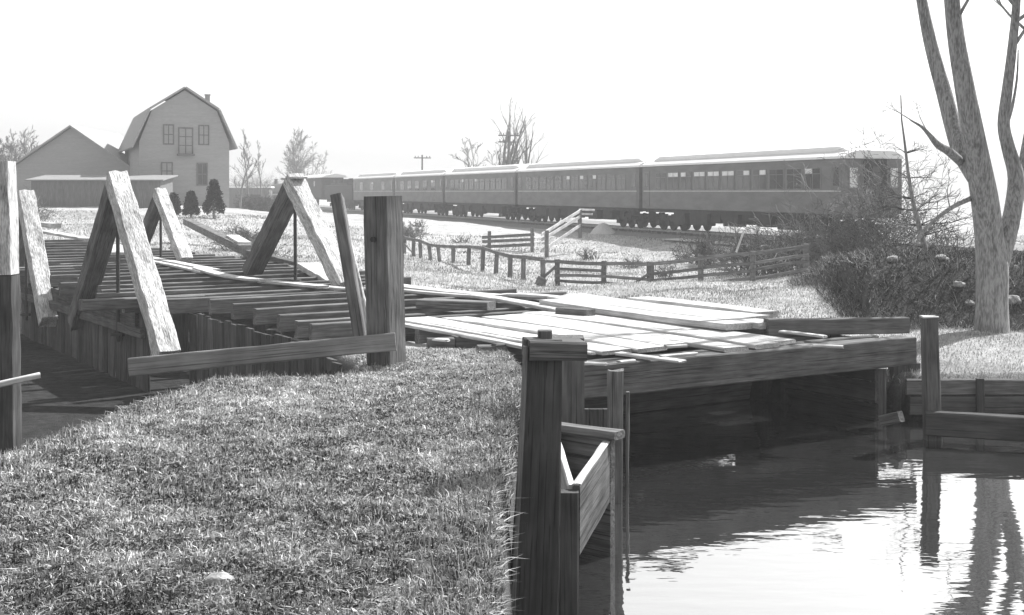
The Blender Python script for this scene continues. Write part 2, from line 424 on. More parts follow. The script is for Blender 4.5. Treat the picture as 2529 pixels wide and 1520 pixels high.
# ------------------------------------------------------------------ grass (stuff)
def blades(name, X, Y, h, w, shade, lean=1.0, m='blade', label=None, cat='grass', zoff=0.0):
    n_ = len(X); Z = ground_z(X, Y) + zoff
    th = NR.uniform(0, 2 * np.pi, n_); ph = NR.uniform(0, 2 * np.pi, n_)
    dx, dy = np.cos(th) * w / 2, np.sin(th) * w / 2
    ln = np.abs(NR.normal(0, 1, n_)) * lean
    lx, ly = np.cos(ph) * h * ln, np.sin(ph) * h * ln
    hz = h / np.sqrt(1 + ln ** 2 * .6)
    P0 = np.stack([X - dx, Y - dy, Z - .01], 1); P1 = np.stack([X + dx, Y + dy, Z - .01], 1)
    P2 = np.stack([X + dx * .7 + lx * .35, Y + dy * .7 + ly * .35, Z + hz * .6], 1)
    P3 = np.stack([X - dx * .7 + lx * .35, Y - dy * .7 + ly * .35, Z + hz * .6], 1)
    P4 = np.stack([X + lx, Y + ly, Z + hz * .85], 1)
    V_ = np.stack([P0, P1, P2, P3, P4], 1).reshape(-1, 3)
    b0 = np.arange(n_)[:, None] * 5
    # quads, and the tip as a thin quad (P3,P2,P4,P4) is not allowed: use two triangles pairs -> all triangles
    T = np.concatenate([b0 + np.array([[0, 1, 2]]), b0 + np.array([[0, 2, 3]]), b0 + np.array([[3, 2, 4]])], 0)
    o = np_mesh(name, V_, T, m, {'shade': np.repeat(shade, 5)})
    tag(o, label, cat, kind='stuff'); return o
def ok_land(X, Y, margin=.0):
    return (poly_dist(X, Y, PIT) < margin) & (poly_dist(X, Y, BASIN) < margin)
def near_grass(n_):
    Y = 4.0 + (14.8 - 4.0) * NR.random(n_) ** 1.25; X = (NR.random(n_) * .66 - .56) * Y
    X = np.minimum(X, 1e9); k = ok_land(X, Y, .06) & (X < .35) & (X > -5)
    return X[k], Y[k]
X, Y = near_grass(460000)
cl = vnoise(X, Y, 15, 31) * .9 + vnoise(X, Y, 4.2, 32) * .7 + vnoise(X, Y, 1.1, 33) * .35
sh = np.clip(.275 + cl * .55 + NR.normal(0, .21, len(X)) + (Y - 8) * .032, .03, .9)
hh = np.clip(.020 + cl * .024 + NR.exponential(.006, len(X)), .009, .08)
blades('grass', X, Y, hh, NR.uniform(.004, .009, len(X)) * (1 + Y / 16), sh, 1.7, label='short matted dry grass on the near bank')
# fallen leaves and clods in the turf
LX, LY = near_grass(9000)
dk = vnoise(LX, LY, 1.1, 33) < -.05
kk = dk | (NR.random(len(LX)) < .25); LX, LY = LX[kk], LY[kk]
nl = len(LX); LZ = ground_z(LX, LY) + NR.uniform(.004, .03, nl); sz = NR.uniform(.006, .014, nl); a_ = NR.uniform(0, 6.28, nl); tl = NR.uniform(-.7, .7, (nl, 2))
cs_, sn_ = np.cos(a_) * sz, np.sin(a_) * sz
VV = []
for u_, v_, c_ in ((-1.3, 0, .2), (0, -.8, 0), (1.3, 0, .3), (0, .8, .1)):
    px_, py_ = u_ * cs_ - v_ * sn_, u_ * sn_ + v_ * cs_; VV.append(np.stack([LX + px_, LY + py_, LZ + px_ * tl[:, 0] + py_ * tl[:, 1] + c_ * sz], 1))
VV = np.stack(VV, 1).reshape(-1, 3)
tag(np_mesh('fallen_leaves', VV, np.arange(nl)[:, None] * 4 + np.array([[0, 1, 2, 3]]), 'blade', {'shade': np.repeat(np.where(NR.random(nl) < .14, NR.uniform(.35, .5, nl), NR.uniform(.03, .15, nl)), 4)}), 'dead leaves scattered over the near turf', 'leaves', kind='stuff')
# longer tufts along the edges of the near bank and under the board
X, Y = near_grass(60000)
dd = np.maximum(poly_dist(X, Y, PIT), poly_dist(X, Y, BASIN))
k = (dd > -.35) | ((vnoise(X, Y, 1.3, 40) > .22) & (NR.random(len(X)) < .5)); X, Y = X[k], Y[k]
blades('long_grass', X, Y, NR.uniform(.03, .09, len(X)), NR.uniform(.004, .008, len(X)), np.clip(NR.normal(.38, .18, len(X)), .05, .8), .7, label='longer dry grass along the edge of the near bank')
# middle distance
n_ = 260000
Y = np.exp(NR.uniform(math.log(14), math.log(75), n_)); X = NR.uniform(-.44, .46, n_) * Y
k = ok_land(X, Y, .1) & (poly_dist(X, Y, BRUSH) < .2) & (np.abs(track_d(X, Y) - 1.5) > 3.6) & ~((np.abs((X + 6.7) * BV[0] + (Y - 21) * BV[1] - 4) < 2.6) & (((X + 6.7) * BU[0] + (Y - 21) * BU[1]) > 5))
X, Y = X[k], Y[k]
sh = np.clip(.50 + (vnoise(X, Y, 1.2, 51) + vnoise(X, Y, .4, 52)) * .4 + NR.normal(0, .12, len(X)), .08, .85)
blades('field_grass', X, Y, NR.uniform(.03, .09, len(X)) * np.clip(Y / 30, .7, 1.6), .007 * (Y / 14), sh, .8, label='dry bleached grass over the far field and banks')

# ------------------------------------------------------------------ bare undergrowth on the right bank (stuff)
def strands(name, X, Y, h, w, shade, label, m='blade'):
    n_ = len(X); Z = ground_z(X, Y)
    K = 4; Vs = []; ph = NR.uniform(0, 2 * np.pi, n_); el = NR.uniform(.3, 1.4, n_)
    px, py, pz = X.copy(), Y.copy(), Z.copy() - .02
    th = NR.uniform(0, 2 * np.pi, n_)
    for i in range(K + 1):
        ww = w * (1 - .75 * i / K)
        Vs += [np.stack([px - ww * np.cos(th), py - ww * np.sin(th), pz - ww * .3], 1), np.stack([px + ww * np.cos(th), py + ww * np.sin(th), pz + ww * .3], 1)]
        st = h / K
        px = px + np.cos(ph) * np.cos(el) * st; py = py + np.sin(ph) * np.cos(el) * st; pz = pz + np.sin(el) * st
        el = el - NR.uniform(-.15, .45, n_); ph = ph + NR.normal(0, .4, n_)
    V_ = np.stack(Vs, 1).reshape(-1, 3); nb = 2 * (K + 1); b0 = np.arange(n_)[:, None] * nb
    F_ = np.concatenate([b0 + np.array([[2 * i, 2 * i + 1, 2 * i + 3, 2 * i + 2]]) for i in range(K)], 0)
    o = np_mesh(name, V_, F_, m, {'shade': np.repeat(shade, nb)})
    return tag(o, label, 'undergrowth', kind='stuff')
n_ = 110000
Y = np.exp(NR.uniform(math.log(18.5), math.log(44), n_)); X = NR.uniform(.2, .6, n_) * Y
k = poly_dist(X, Y, BRUSH) > -.45; X, Y = X[k], Y[k]
strands('undergrowth', X, Y, NR.uniform(.06, .24, len(X)), NR.uniform(.005, .012, len(X)) * (Y / 26), np.where(NR.random(len(X)) < .07, .5, NR.uniform(.04, .20, len(X))), 'dark tangle of bare brambles and dead weeds on the right bank')  # bramble tones kept dark to carry the bank's shade

# ------------------------------------------------------------------ railway
def TP(Y, off, z):
    """point on the track: Y at the train's near face, off metres to the far side"""
    return Vector((33.75 - .355 * Y + TRK[0] * off, Y + TRK[1] * off, z))
RZ = -2.25
bed = MB()
prof = [(-1.6, -2.62), (-.9, -2.44), (3.9, -2.44), (8.5, -2.40), (10.5, -2.75)]
ys = [14 + i * 4 for i in range(0, 125)]
vv = []
for yv in ys:
    for o_, z_ in prof: vv.append(TP(yv, o_, z_))
ff = []
for i in range(len(ys) - 1):
    for j in range(4): ff.append((i * 5 + j, i * 5 + j + 1, i * 5 + j + 6, i * 5 + j + 5))
bed.add(vv, ff); tag(bed.build('railway_bed', 'ballast'), kind='structure')
path = MB(); vv = []
for yv in ys:
    j1, j2 = R.uniform(-.12, .12), R.uniform(-.12, .12)
    if yv > 66: break
    vv += [TP(yv, -2.7 + j1, -2.50), TP(yv, -1.6 + j2, -2.47)]
path.add(vv, [(2 * i, 2 * i + 1, 2 * i + 3, 2 * i + 2) for i in range(len(vv) // 2 - 1)])
tag(path.build('path', 'cinder'), kind='structure')
trk = empty('railway_track', TP(46, 1.5, -2.44), label='straight railway track with worn rails running under the train', cat='railway track')
def par(o, p):
    o.parent = p; o.location = -p.location; return o
for off in (.78, 2.22):
    r = MB(); r.bar(TP(15, off, -2.31), TP(320, off, -2.31), .07, .12)
    par(r.build('rail', 'steel'), trk)
for i in range(95):
    yv = 36 + i * .62
    r = MB(); a, b_ = TP(yv, .2 + R.uniform(-.08, .08), -2.40), TP(yv, 2.8 + R.uniform(-.08, .08), -2.40); r.bar(a, b_, .22, .13)
    par(r.build('sleeper', 'timber'), trk)

# coaches
def trackY(xn):      # pixel column of the 2529 frame -> Y on the near face line
    return 33.75 / (.355 + (xn - 1264.5) / FPX)
TRZ = math.atan2(TD.y, TD.x)
def wheel(mb, x, y, r=.45):
    mb.tube([(x, y - .06, r), (x, y + .06, r)], [r, r], 16); mb.tube([(x, y - .12, r), (x, y + .12, r)], [.12, .12], 8)
def bogie(root, x, axles=3):
    f = MB(); sp = 1.25
    xs = [x + (i - (axles - 1) / 2) * sp for i in range(axles)]
    for sy in (-1, 1):
        f.bar((xs[0] - .5, sy * 1.02, .62), (xs[-1] + .5, sy * 1.02, .62), .12, .22)
        for a in xs: f.box((a, sy * 1.06, .45), (.3, .16, .36))
        for a, b_ in zip(xs[:-1], xs[1:]): f.box(((a + b_) / 2, sy * 1.0, .8), (.5, .2, .3))
    f.box((x, 0, .75), (.5, 2.1, .25))
    o = f.build('bogie', 'under', root)
    for a in xs:
        for sy in (-1, 1):
            wv = MB(); wheel(wv, a, sy * .74); wv.build('wheel', 'under', o)
def coach(x_near, x_far, label, wins, style='coach', doors=()):
    y0, y1 = trackY(x_near), trackY(x_far)
    a, b_ = TP(y0, 1.5, RZ), TP(y1, 1.5, RZ); L = (b_ - a).length - .35
    c = (a + b_) / 2; root = empty('passenger_coach' if style == 'coach' else 'baggage_car', c, TRZ + math.pi, label, 'railway coach', 'cars of the passenger train')
    # local x runs towards the camera's right; the near side is local -y... side sign:
    S = near_side
    bm_ = MB(); bm_.box((0, 0, 2.46), (L, 3.0, 2.46)); bm_.build('body', 'coach', root, bevel=.03)
    sk = MB(); sk.box((0, 0, 1.14), (L - .6, 2.8, .18)); sk.box((0, S * .9, .92), (L * .30, .5, .4)); sk.box((L * .12, -S * .9, .9), (2.2, .5, .45)); sk.box((-L * .1, S * .95, .8), (1.2, .45, .5))
    for sx in (-1, 1): sk.bar((sx * L * .30, S * .6, 1.1), (sx * L * .1, S * .6, .7), .06, .06)
    sk.bar((-L * .1, S * .6, .7), (L * .1, S * .6, .7), .06, .06)
    for q in (-.28, -.17, .0, .16, .27):
        sk.box((L * q, S * 1.12, .78), (L * R.uniform(.06, .10), .5, R.uniform(.55, .8)))
    for sy in (-.45, .45): sk.bar((-L * .3, sy, .55), (L * .3, sy, .55), .05, .05); sk.box((0, sy, .85), (L * .62, .12, .5))
    sk.build('underframe', 'under', root)
    # lower roof, curved
    prf = [(-1.56, 3.69), (-1.50, 3.80), (-1.25, 3.95), (-.95, 4.03), (.95, 4.03), (1.25, 3.95), (1.50, 3.80), (1.56, 3.69)]
    rf = MB(); rf.prism(prf, (0, 1, 0), (0, 0, 1), (-L / 2 - .05, 0, 0), (L + .1, 0, 0)); rf.build('roof', 'roof', root)
    cl_ = MB(); cl_.box((0, 0, 4.13), (L - 2.4, 1.78, .24)); ce = cl_.build('clerestory', 'clere', root)
    ct = MB(); hl = L / 2 - 1.15
    vs2 = []
    for xx, zz in ((-hl - .75, 4.03), (-hl, 4.25), (hl, 4.25), (hl + .75, 4.03)):
        for yy, dz in ((-.98, 0), (-.6, .09), (0, .13), (.6, .09), (.98, 0)): vs2.append((xx, yy, zz + (dz if abs(xx) <= hl else dz * .3)))
    k_ = 5; fs2 = []
    for i in range(3):
        for j in range(4): fs2.append((i * k_ + j, i * k_ + j + 1, (i + 1) * k_ + j + 1, (i + 1) * k_ + j))
    ct.add(vs2, fs2); ct.add([(-hl - .75, -.98, 4.028), (-hl, -.98, 4.248), (hl, -.98, 4.248), (hl + .75, -.98, 4.028), (-hl - .75, .98, 4.028), (-hl, .98, 4.248), (hl, .98, 4.248), (hl + .75, .98, 4.028)], [(0, 1, 2, 3)[::-1], (4, 5, 6, 7)])
    ct.build('clerestory_roof', 'roof', ce)
    if style == 'coach':
        nn = int((L - 3.4) / .55)
        for i in range(0, nn, 2):
            wv = MB(); wv.box((-hl + .5 + i * .55 * (2 * hl - 1) / (nn * .55), S * .895, 4.13), (.42, .02, .13)); wv.build('vent_window', 'glass', ce)
    br = MB(); br.box((0, S * 1.515, 2.26), (L - .5, .03, .05)); br.build('belt_rail', 'trim', root)
    lb = MB(); lb.box((0, S * 1.512, 3.48), (L - .5, .024, .05)); lb.build('letter_board', 'coach', root)
    for sx in (-1, 1):
        e = MB(); e.box((sx * (L / 2 + .09), 0, 2.5), (.18, 1.1, 2.3)); e.build('vestibule_diaphragm', 'under', root)
        d_ = MB(); d_.box((sx * (L / 2 - .62), S * 1.51, 2.42), (.74, .02, 2.1)); dr = d_.build('vestibule_door', 'coach', root)
        dp_ = MB(); dp_.box((sx * (L / 2 - .62), S * 1.524, 2.9), (.44, .012, .8)); dp_.build('pane', 'glass', dr)
        stp = MB()
        for q in range(3): stp.box((sx * (L / 2 - .62), S * (1.25 + .08 * q), .95 - .25 * q + .1), (.7, .28, .05))
        stp.box((sx * (L / 2 - .98), S * 1.35, .8), (.04, .4, .6)); stp.build('step', 'under', root)
        bogie(root, sx * (L / 2 - 2.6))
    n_w = wins
    x0, x1 = -L / 2 + 1.7, L / 2 - 1.7
    for i in range(n_w):
        cx_ = x0 + (x1 - x0) * (i + .5) / n_w; wd = min(1.45, (x1 - x0) / n_w * .8)
        fr = MB(); fr.box((cx_, S * 1.508, 2.83), (wd + .1, .016, 1.02)); fo = fr.build('window', 'clere', root)
        for q in (-1, 1):
            p_ = MB(); p_.box((cx_ + q * wd / 4, S * 1.519, 2.70), (wd / 2 - .07, .012, .66)); p_.build('pane', 'blind' if (style == 'last' or R.random() < .05) and R.random() < .12 else 'glass', fo)
            p_ = MB(); p_.box((cx_ + q * wd / 4, S * 1.519, 3.17), (wd / 2 - .07, .012, .22)); p_.build('upper_pane', 'blind' if (label.startswith('rear') and R.random() < .6) or R.random() < .08 else 'glass', fo)
    for dx_ in doors:
        d_ = MB(); d_.box((dx_ * L, S * 1.512, 2.4), (1.9, .022, 2.15)); d_.build('sliding_door', 'clere', root)
    if label.startswith('rear'):
        for sy in (-1, 1):
            d_ = MB(); d_.box((L / 2 + .012, sy * 1.05, 2.85), (.024, .5, 1.0)); wo_ = d_.build('end_window', 'clere', root)
            d_ = MB(); d_.box((L / 2 + .03, sy * 1.05, 2.85), (.016, .38, .86)); d_.build('pane', 'blind', wo_)
        d_ = MB(); d_.box((L / 2 + .20, 0, 3.0), (.02, .4, .7)); d_.build('end_door_pane', 'glass', root)
    return root
# which local side faces the camera: local +y is rotated by TRZ+pi
ly = Matrix.Rotation(TRZ + math.pi, 3, 'Z') @ Vector((0, 1, 0))
near_side = 1 if ly.dot(Vector((-TRK[0], -TRK[1], 0))) > 0 else -1
coach(2092, 1583, 'rear coach nearest the camera, half hidden by bare bushes, its upper panes pale', 11)
coach(1581, 1276, 'second coach from the rear of the train, behind the sloping ramp fence', 12)
coach(1274, 1097, 'middle coach of the train, right of the gap near the lone pale sand heap', 11)
coach(1095, 974, 'short coach behind the top of the fence line, with a wide door near its end', 5, 'baggage', (.3,))
coach(972, 872, 'foremost car behind the engine, seen above the tall square post', 3, 'baggage', (-.25, .25))

# locomotive and tender (small, far left end of the train)
def tender_and_engine():
    a, b_ = TP(trackY(870), 1.5, RZ), TP(trackY(800), 1.5, RZ)
    S = near_side; c = (a + b_) / 2; L = (b_ - a).length - .4
    t = empty('tender', c, TRZ + math.pi, 'dark coal tender coupled between the engine and first car', 'tender')
    m_ = MB(); m_.box((0, 0, 2.1), (L, 2.9, 1.9)); m_.box((0, 0, 3.15), (L * .62, 2.6, .3)); m_.build('tank', 'under', t, bevel=.06)
    m_ = MB(); 
    for i in range(26): m_.box((R.uniform(-L * .27, L * .27), R.uniform(-.9, .9), 3.35 + R.uniform(0, .3)), (R.uniform(.6, 1.3), R.uniform(.5, 1), .5), R.uniform(0, 3))
    m_.build('coal', 'coal', t)
    m_ = MB(); m_.box((0, 0, 1.0), (L + .3, 2.2, .3)); m_.build('underframe', 'under', t)
    for sx in (-1, 1): bogie(t, sx * L * .3)
    a, b_ = TP(trackY(798), 1.5, RZ), TP(trackY(655), 1.5, RZ); L = (b_ - a).length; c = (a + b_) / 2
    e = empty('steam_locomotive', c, TRZ + math.pi, 'black steam locomotive at the far head of the train', 'locomotive')
    x1, x0 = L / 2, -L / 2        # x1 = cab end (towards the tender)
    m_ = MB(); m_.box((x1 - L * .17, 0, 2.75), (L * .30, 3.0, 2.7)); cb = m_.build('cab', 'under', e, bevel=.04)
    m_ = MB(); m_.prism([(-1.7, 4.1), (-1.3, 4.4), (0, 4.6), (1.3, 4.4), (1.7, 4.1)], (0, 1, 0), (0, 0, 1), (x1 - L * .345, 0, 0), (L * .36, 0, 0)); m_.build('roof', 'roof', cb)
    for q in (-.05, .05):
        m_ = MB(); m_.box((x1 - L * (.17 + q), S * 1.51, 3.3), (.9, .02, .7)); m_.build('cab_window', 'glass', cb)
    m_ = MB(); m_.tube([(x1 - L * .32, 0, 2.75), (x1 - L * .5, 0, 2.75), (x0 + 1.2, 0, 2.65), (x0 + .6, 0, 2.65)], [.98, .98, .88, .8], 20); m_.build('boiler', 'iron', e, True)
    m_ = MB(); m_.tube([(x0 + 2.4, 0, 3.4), (x0 + 2.4, 0, 4.2), (x0 + 2.4, 0, 4.35)], [.3, .27, .36], 14); m_.build('smokestack', 'under', e)
    for q in (.42, .6):
        m_ = MB(); m_.tube([(x1 - L * q, 0, 3.4), (x1 - L * q, 0, 3.95), (x1 - L * q, 0, 4.1)], [.42, .4, .2], 14); m_.build('dome', 'under', e, True)
    m_ = MB(); m_.box((0, 0, 1.35), (L - .4, 1.1, .5)); m_.box((x1 - L * .5, 0, 1.85), (L * .9, 2.8, .07)); m_.build('frame', 'under', e)
    for i in range(4):
        for sy in (-1, 1):
            m_ = MB(); wheel(m_, x1 - L * (.3 + .13 * i), sy * .74, .85); m_.build('driving_wheel', 'under', e)
    for i in range(2):
        for sy in (-1, 1):
            m_ = MB(); wheel(m_, x0 + 1.4 + i * 1.7, sy * .74, .42); m_.build('leading_wheel', 'under', e)
    m_ = MB(); m_.bar((x1 - L * .3, S * .95, .75), (x1 - L * .69, S * .95, .75), .06, .14); m_.build('connecting_rod', 'steel', e)
    m_ = MB(); m_.box((x0 + 2.2, S * 1.15, 1.2), (1.5, .6, .7)); m_.build('cylinder', 'under', e, bevel=.05)
    m_ = MB(); m_.prism([(-1.3, .15), (1.3, .15), (.9, 1.1), (-.9, 1.1)], (0, 1, 0), (0, 0, 1), (x0 + .3, 0, 0), (-.9, 0, 0)); m_.build('pilot', 'under', e)
    m_ = MB(); m_.tube([(x0 + .9, 0, 3.75), (x0 + .5, 0, 3.75)], [.25, .25], 12); m_.build('headlamp', 'steel', e)
tender_and_engine()

# ------------------------------------------------------------------ buildings
def gambrel():
    Y0 = 85.0
    A = Vector(((344 - 1264.5) / FPX * Y0, Y0, -1.15))             # left front corner
    dv = Vector((-.369, .929, 0)); fv = Vector((.929, .369, 0))     # depth, front directions
    # width so that the right corner falls on column 566
    k = (566 - 1264.5) / FPX; wd = (k * A.y - A.x) / (fv.x - k * fv.y)
    root = empty('gambrel_house', A, math.atan2(fv.y, fv.x), 'tall grey clapboard house with gambrel roof behind the small evergreens', 'house')
    D = 12.5; sc = 1.0
    he = 4.55; hb = 6.75; hp = 8.15
    pr = [(0, 0), (wd, 0), (wd, he), (wd * .86, hb), (wd / 2, hp), (wd * .14, hb), (0, he)]
    m_ = MB(); m_.prism(pr, (1, 0, 0), (0, 0, 1), (0, 0, 0), (0, D, 0)); wall = m_.build('wall', 'siding', root)
    rf = MB(); top = [(-.45, he - .45), (wd * .13 - .02, hb + .08), (wd / 2, hp + .14), (wd * .87 + .02, hb + .08), (wd + .45, he - .45)]
    for a, b_ in zip(top[:-1], top[1:]):
        dx_, dz_ = b_[0] - a[0], b_[1] - a[1]; ln = math.hypot(dx_, dz_); nx, nz = -dz_ / ln * .12, dx_ / ln * .12
        rf.prism([a, b_, (b_[0] + nx, b_[1] + nz), (a[0] + nx, a[1] + nz)], (1, 0, 0), (0, 0, 1), (0, -.35, 0), (0, D + .7, 0))
    ro = rf.build('roof', 'houseroof', root)
    m_ = MB(); m_.box((wd * .79, 1.6, hb + .45), (.30, .34, 1.5)); m_.box((wd * .79, 1.6, hb + 1.24), (.38, .42, .08)); m_.build('chimney', 'brick', ro)
    def X(xn): return wd * (xn - 344) / (566 - 344)
    def Z(yn): return (512 - yn) / 36.5
    def win(x0, x1, y0, y1, name='window', dark=True, mull=True, cross=1):
        f_ = MB(); a, b_, c_, d_ = X(x0), X(x1), Z(y1), Z(y0); t_ = .09
        f_.box(((a + b_) / 2, -.03, d_), (b_ - a + t_, .06, t_)); f_.box(((a + b_) / 2, -.03, c_), (b_ - a + t_, .06, t_))
        f_.box((a, -.03, (c_ + d_) / 2), (t_, .06, d_ - c_ - t_)); f_.box((b_, -.03, (c_ + d_) / 2), (t_, .06, d_ - c_ - t_))
        if mull: f_.box(((a + b_) / 2, -.03, (c_ + d_) / 2), (t_ * .7, .05, d_ - c_ - t_))
        for q in range(cross): f_.box(((a + b_) / 2, -.035, c_ + (d_ - c_) * (q + 1) / (cross + 1)), (b_ - a - t_, .04, t_ * .7))
        o = f_.build(name, 'barnwood', root)
        p_ = MB(); p_.box(((a + b_) / 2, -.008, (c_ + d_) / 2), (b_ - a - t_ * .6, .012, d_ - c_ - t_ * .6)); p_.build('pane' if name == 'window' else 'door_leaf', 'glass' if dark else 'siding', o)
    win(403, 427, 303, 351, 'window', False)
    win(490, 514, 303, 351, 'window', False)
    win(440, 474, 310, 376, 'loft_door', False, True, 2)
    win(398, 424, 398, 440, 'window', False)
    win(486, 510, 399, 454, 'door', True, True, 1)
    s_ = MB(); s_.box((X(457), -.25, Z(376) - .05), (X(478) - X(436), .5, .12)); s_.build('sill', 'barnwood', root)
gambrel()
def barn(name, c, rz, wd, D, he, hp, label, m1='barnwood', m2='shingle', doors=()):
    root = empty(name, c, rz, label, 'barn')
    m_ = MB(); m_.prism([(-wd / 2, 0), (wd / 2, 0), (wd / 2, he), (0, hp), (-wd / 2, he)], (1, 0, 0), (0, 0, 1), (0, 0, 0), (0, D, 0)); m_.build('wall', m1, root)
    rf = MB()
    for sx in (-1, 1):
        a, b_ = (0, hp + .05), (sx * (wd / 2 + .4), he - .4 * (hp - he) / (wd / 2) + .05)
        rf.prism([a, b_, (b_[0], b_[1] + .14), (a[0], a[1] + .14)], (1, 0, 0), (0, 0, 1), (0, -.4, 0), (0, D + .8, 0))
    rf.build('roof', m2, root)
    for (x_, w_, h_) in doors:
        d_ = MB(); d_.box((x_, -.04, h_ / 2), (w_, .06, h_)); d_.build('door', m1, root)
    return root
# big barn left: roof plane faces the camera, ridge runs left-right
bp_ = W(130, 500, 92)
bp_ = W(172, 500, 92)
barn('hay_barn', (bp_.x, 92, -1.2), math.radians(4), 8.6, 14, 2.9, 5.9, 'broad plain gabled barn, fading pale, left of the gambrel house', 'siding', 'houseroof')
sp = W(300, 480, 80)
def shed():
    root = empty('lean_to_shed', (sp.x - 6, 80, -1.68), 0, 'low flat-topped shed in front of the gambrel house', 'shed')
    m_ = MB(); m_.prism([(0, 0), (3, 0), (3, 2.62), (0, 2.35)], (0, 1, 0), (0, 0, 1), (0, 0, 0), (8.3, 0, 0)); m_.build('wall', 'barnwood', root)
    m_ = MB(); m_.prism([(-.35, 2.36), (3.2, 2.70), (3.2, 2.77), (-.35, 2.43)], (0, 1, 0), (0, 0, 1), (-.3, 0, 0), (8.9, 0, 0)); m_.build('roof', 'shingle', root)
    for x_ in (1.6, 4.6, 7.0):
        d_ = MB(); d_.box((x_, -.02, 1.0), (.95, .04, 1.7)); d_.build('door', 'barnwood', root)
shed()
def far_shed():
    c = W(600, 505, 150)
    root = empty('trackside_shed', (c.x, 150, -2.4), .1, 'small low shed beyond the evergreens, left of the locomotive', 'shed')
    m_ = MB(); m_.box((0, 0, 1.4), (5.2, 4, 2.8)); m_.build('wall', 'barnwood', root)
    m_ = MB(); m_.box((0, 0, 2.9), (5.7, 4.5, .18)); m_.build('roof', 'roof', root)
    m_ = MB(); m_.box((1, -2.02, 1.0), (1.1, .05, 2)); m_.build('door', 'under', root)
far_shed()

# ------------------------------------------------------------------ trees and bushes
def grow(mb, p, d, L, r, lvl, rng, spread=.6, up=.12, kids=4, n=5, wob=.12, segs=6, minr=.004, start=.3):
    pts = [p]; rad = [r]; dirs = []
    cur = Vector(p); dd_ = Vector(d).normalized()
    for i in range(segs):
        dd_ = (dd_ + Vector((rng.gauss(0, wob), rng.gauss(0, wob), rng.gauss(0, wob * .6) + up * .3))).normalized()
        cur = cur + dd_ * (L / segs); pts.append(cur.copy()); rad.append(max(minr, r * (1 - .82 * (i + 1) / segs))); dirs.append(dd_.copy())
    mb.tube(pts, rad, n, caps=False)
    if lvl <= 0: return
    for k in range(kids):
        t = start + (1 - start) * (k + rng.random()) / kids; i = min(segs - 1, int(t * segs)); q = pts[i].lerp(pts[i + 1], t * segs - i)
        dd2 = dirs[i]; ax = dd2.cross(Vector((rng.gauss(0, 1), rng.gauss(0, 1), rng.gauss(0, 1)))).normalized()
        nd = (Matrix.Rotation(spread * rng.uniform(.6, 1.3), 3, ax) @ dd2)
        grow(mb, q, nd, L * rng.uniform(.42, .66) * (1.1 - .45 * t), max(minr, rad[i] * .6), lvl - 1, rng, spread, up, kids, max(3, n - 1), wob, max(3, segs - 1), minr, .2)
def bare_tree(x, y, h, r, label, seed, group=None, stems=1, lvl=3, kids=5, spread=.55, minr=.01, fan=.25, name='bare_tree'):
    rng = random.Random(seed); z = gz(x, y)
    root = empty(name, (x, y, z), 0, label, 'tree', group)
    tr = MB(); cr = MB()
    for s_ in range(stems):
        az = rng.uniform(0, 6.28) if stems > 1 else 0
        d = Vector((math.cos(az) * fan * (stems > 1), math.sin(az) * fan * (stems > 1), 1)).normalized()
        hs = h * rng.uniform(.8, 1); p = Vector((rng.uniform(-.3, .3) * (stems > 1), rng.uniform(-.3, .3) * (stems > 1), -.1)); pts = [p]; rad = [r * 1.25]; cur = p.copy(); dirs = []
        for i in range(9):
            d = (d + Vector((rng.gauss(0, .05), rng.gauss(0, .05), .04))).normalized(); cur = cur + d * hs / 9; pts.append(cur.copy()); rad.append(max(minr, r * (1 - .9 * (i + 1) / 9))); dirs.append(d.copy())
        tr.tube(pts, rad, 7)
        for k in range(kids * 2):
            t = .22 + .76 * (k + rng.random()) / (kids * 2); i = min(8, int(t * 9)); q = pts[i].lerp(pts[i + 1], t * 9 - i)
            ax = dirs[i].cross(Vector((rng.gauss(0, 1), rng.gauss(0, 1), rng.gauss(0, .3)))).normalized()
            nd = Matrix.Rotation(spread * rng.uniform(.7, 1.4), 3, ax) @ dirs[i]
            grow(cr, q, nd, hs * rng.uniform(.25, .42) * (1.15 - t * .6), max(minr, rad[i] * .5), lvl - 1, rng, spread, .15, kids, 4, .12, 5, minr)
    tr.build('trunk', 'twig', root, True); cr.build('crown', 'twig', root)
    return root
def treeat(xd, Y, top_yd, **k):
    x = (xd * 1.0243 - 1264.5) / FPX * Y; z = gz(x, Y); h = (473 - top_yd * 1.0243) / FPX * Y - z
    return bare_tree(x, Y, h, **k)
treeat(1212, 118, 235, r=.28, label='tall bare many-stemmed tree behind the middle coach', seed=3, stems=4, kids=4, fan=.16, minr=.014, spread=.36, lvl=2)
treeat(1262, 122, 262, r=.22, label='bare tree leaning right, just right of the tallest one behind the train', seed=4, stems=3, kids=4, fan=.15, minr=.014, spread=.34, lvl=2)
treeat(1150, 125, 345, r=.12, label='small bare tree left of the tall trees behind the train', seed=5, stems=3, kids=4, minr=.018)
treeat(712, 190, 325, r=.16, label='rounded bare tree above the locomotive cab', seed=6, stems=5, kids=5, minr=.022, fan=.35)
treeat(745, 195, 360, r=.12, label='low bare tree right of the rounded one above the locomotive', seed=8, stems=4, kids=4, minr=.022, fan=.35)
treeat(600, 120, 318, r=.13, label='tallest thin bare tree just right of the gambrel house', seed=9, kids=4, minr=.016, spread=.4)
treeat(578, 112, 350, r=.13, label='bare tree closest to the wall of the gambrel house', seed=10, kids=4, minr=.016, spread=.45)
treeat(630, 125, 352, r=.10, label='short thin bare tree, farthest right of those by the gambrel house', seed=12, kids=4, minr=.016, spread=.4)
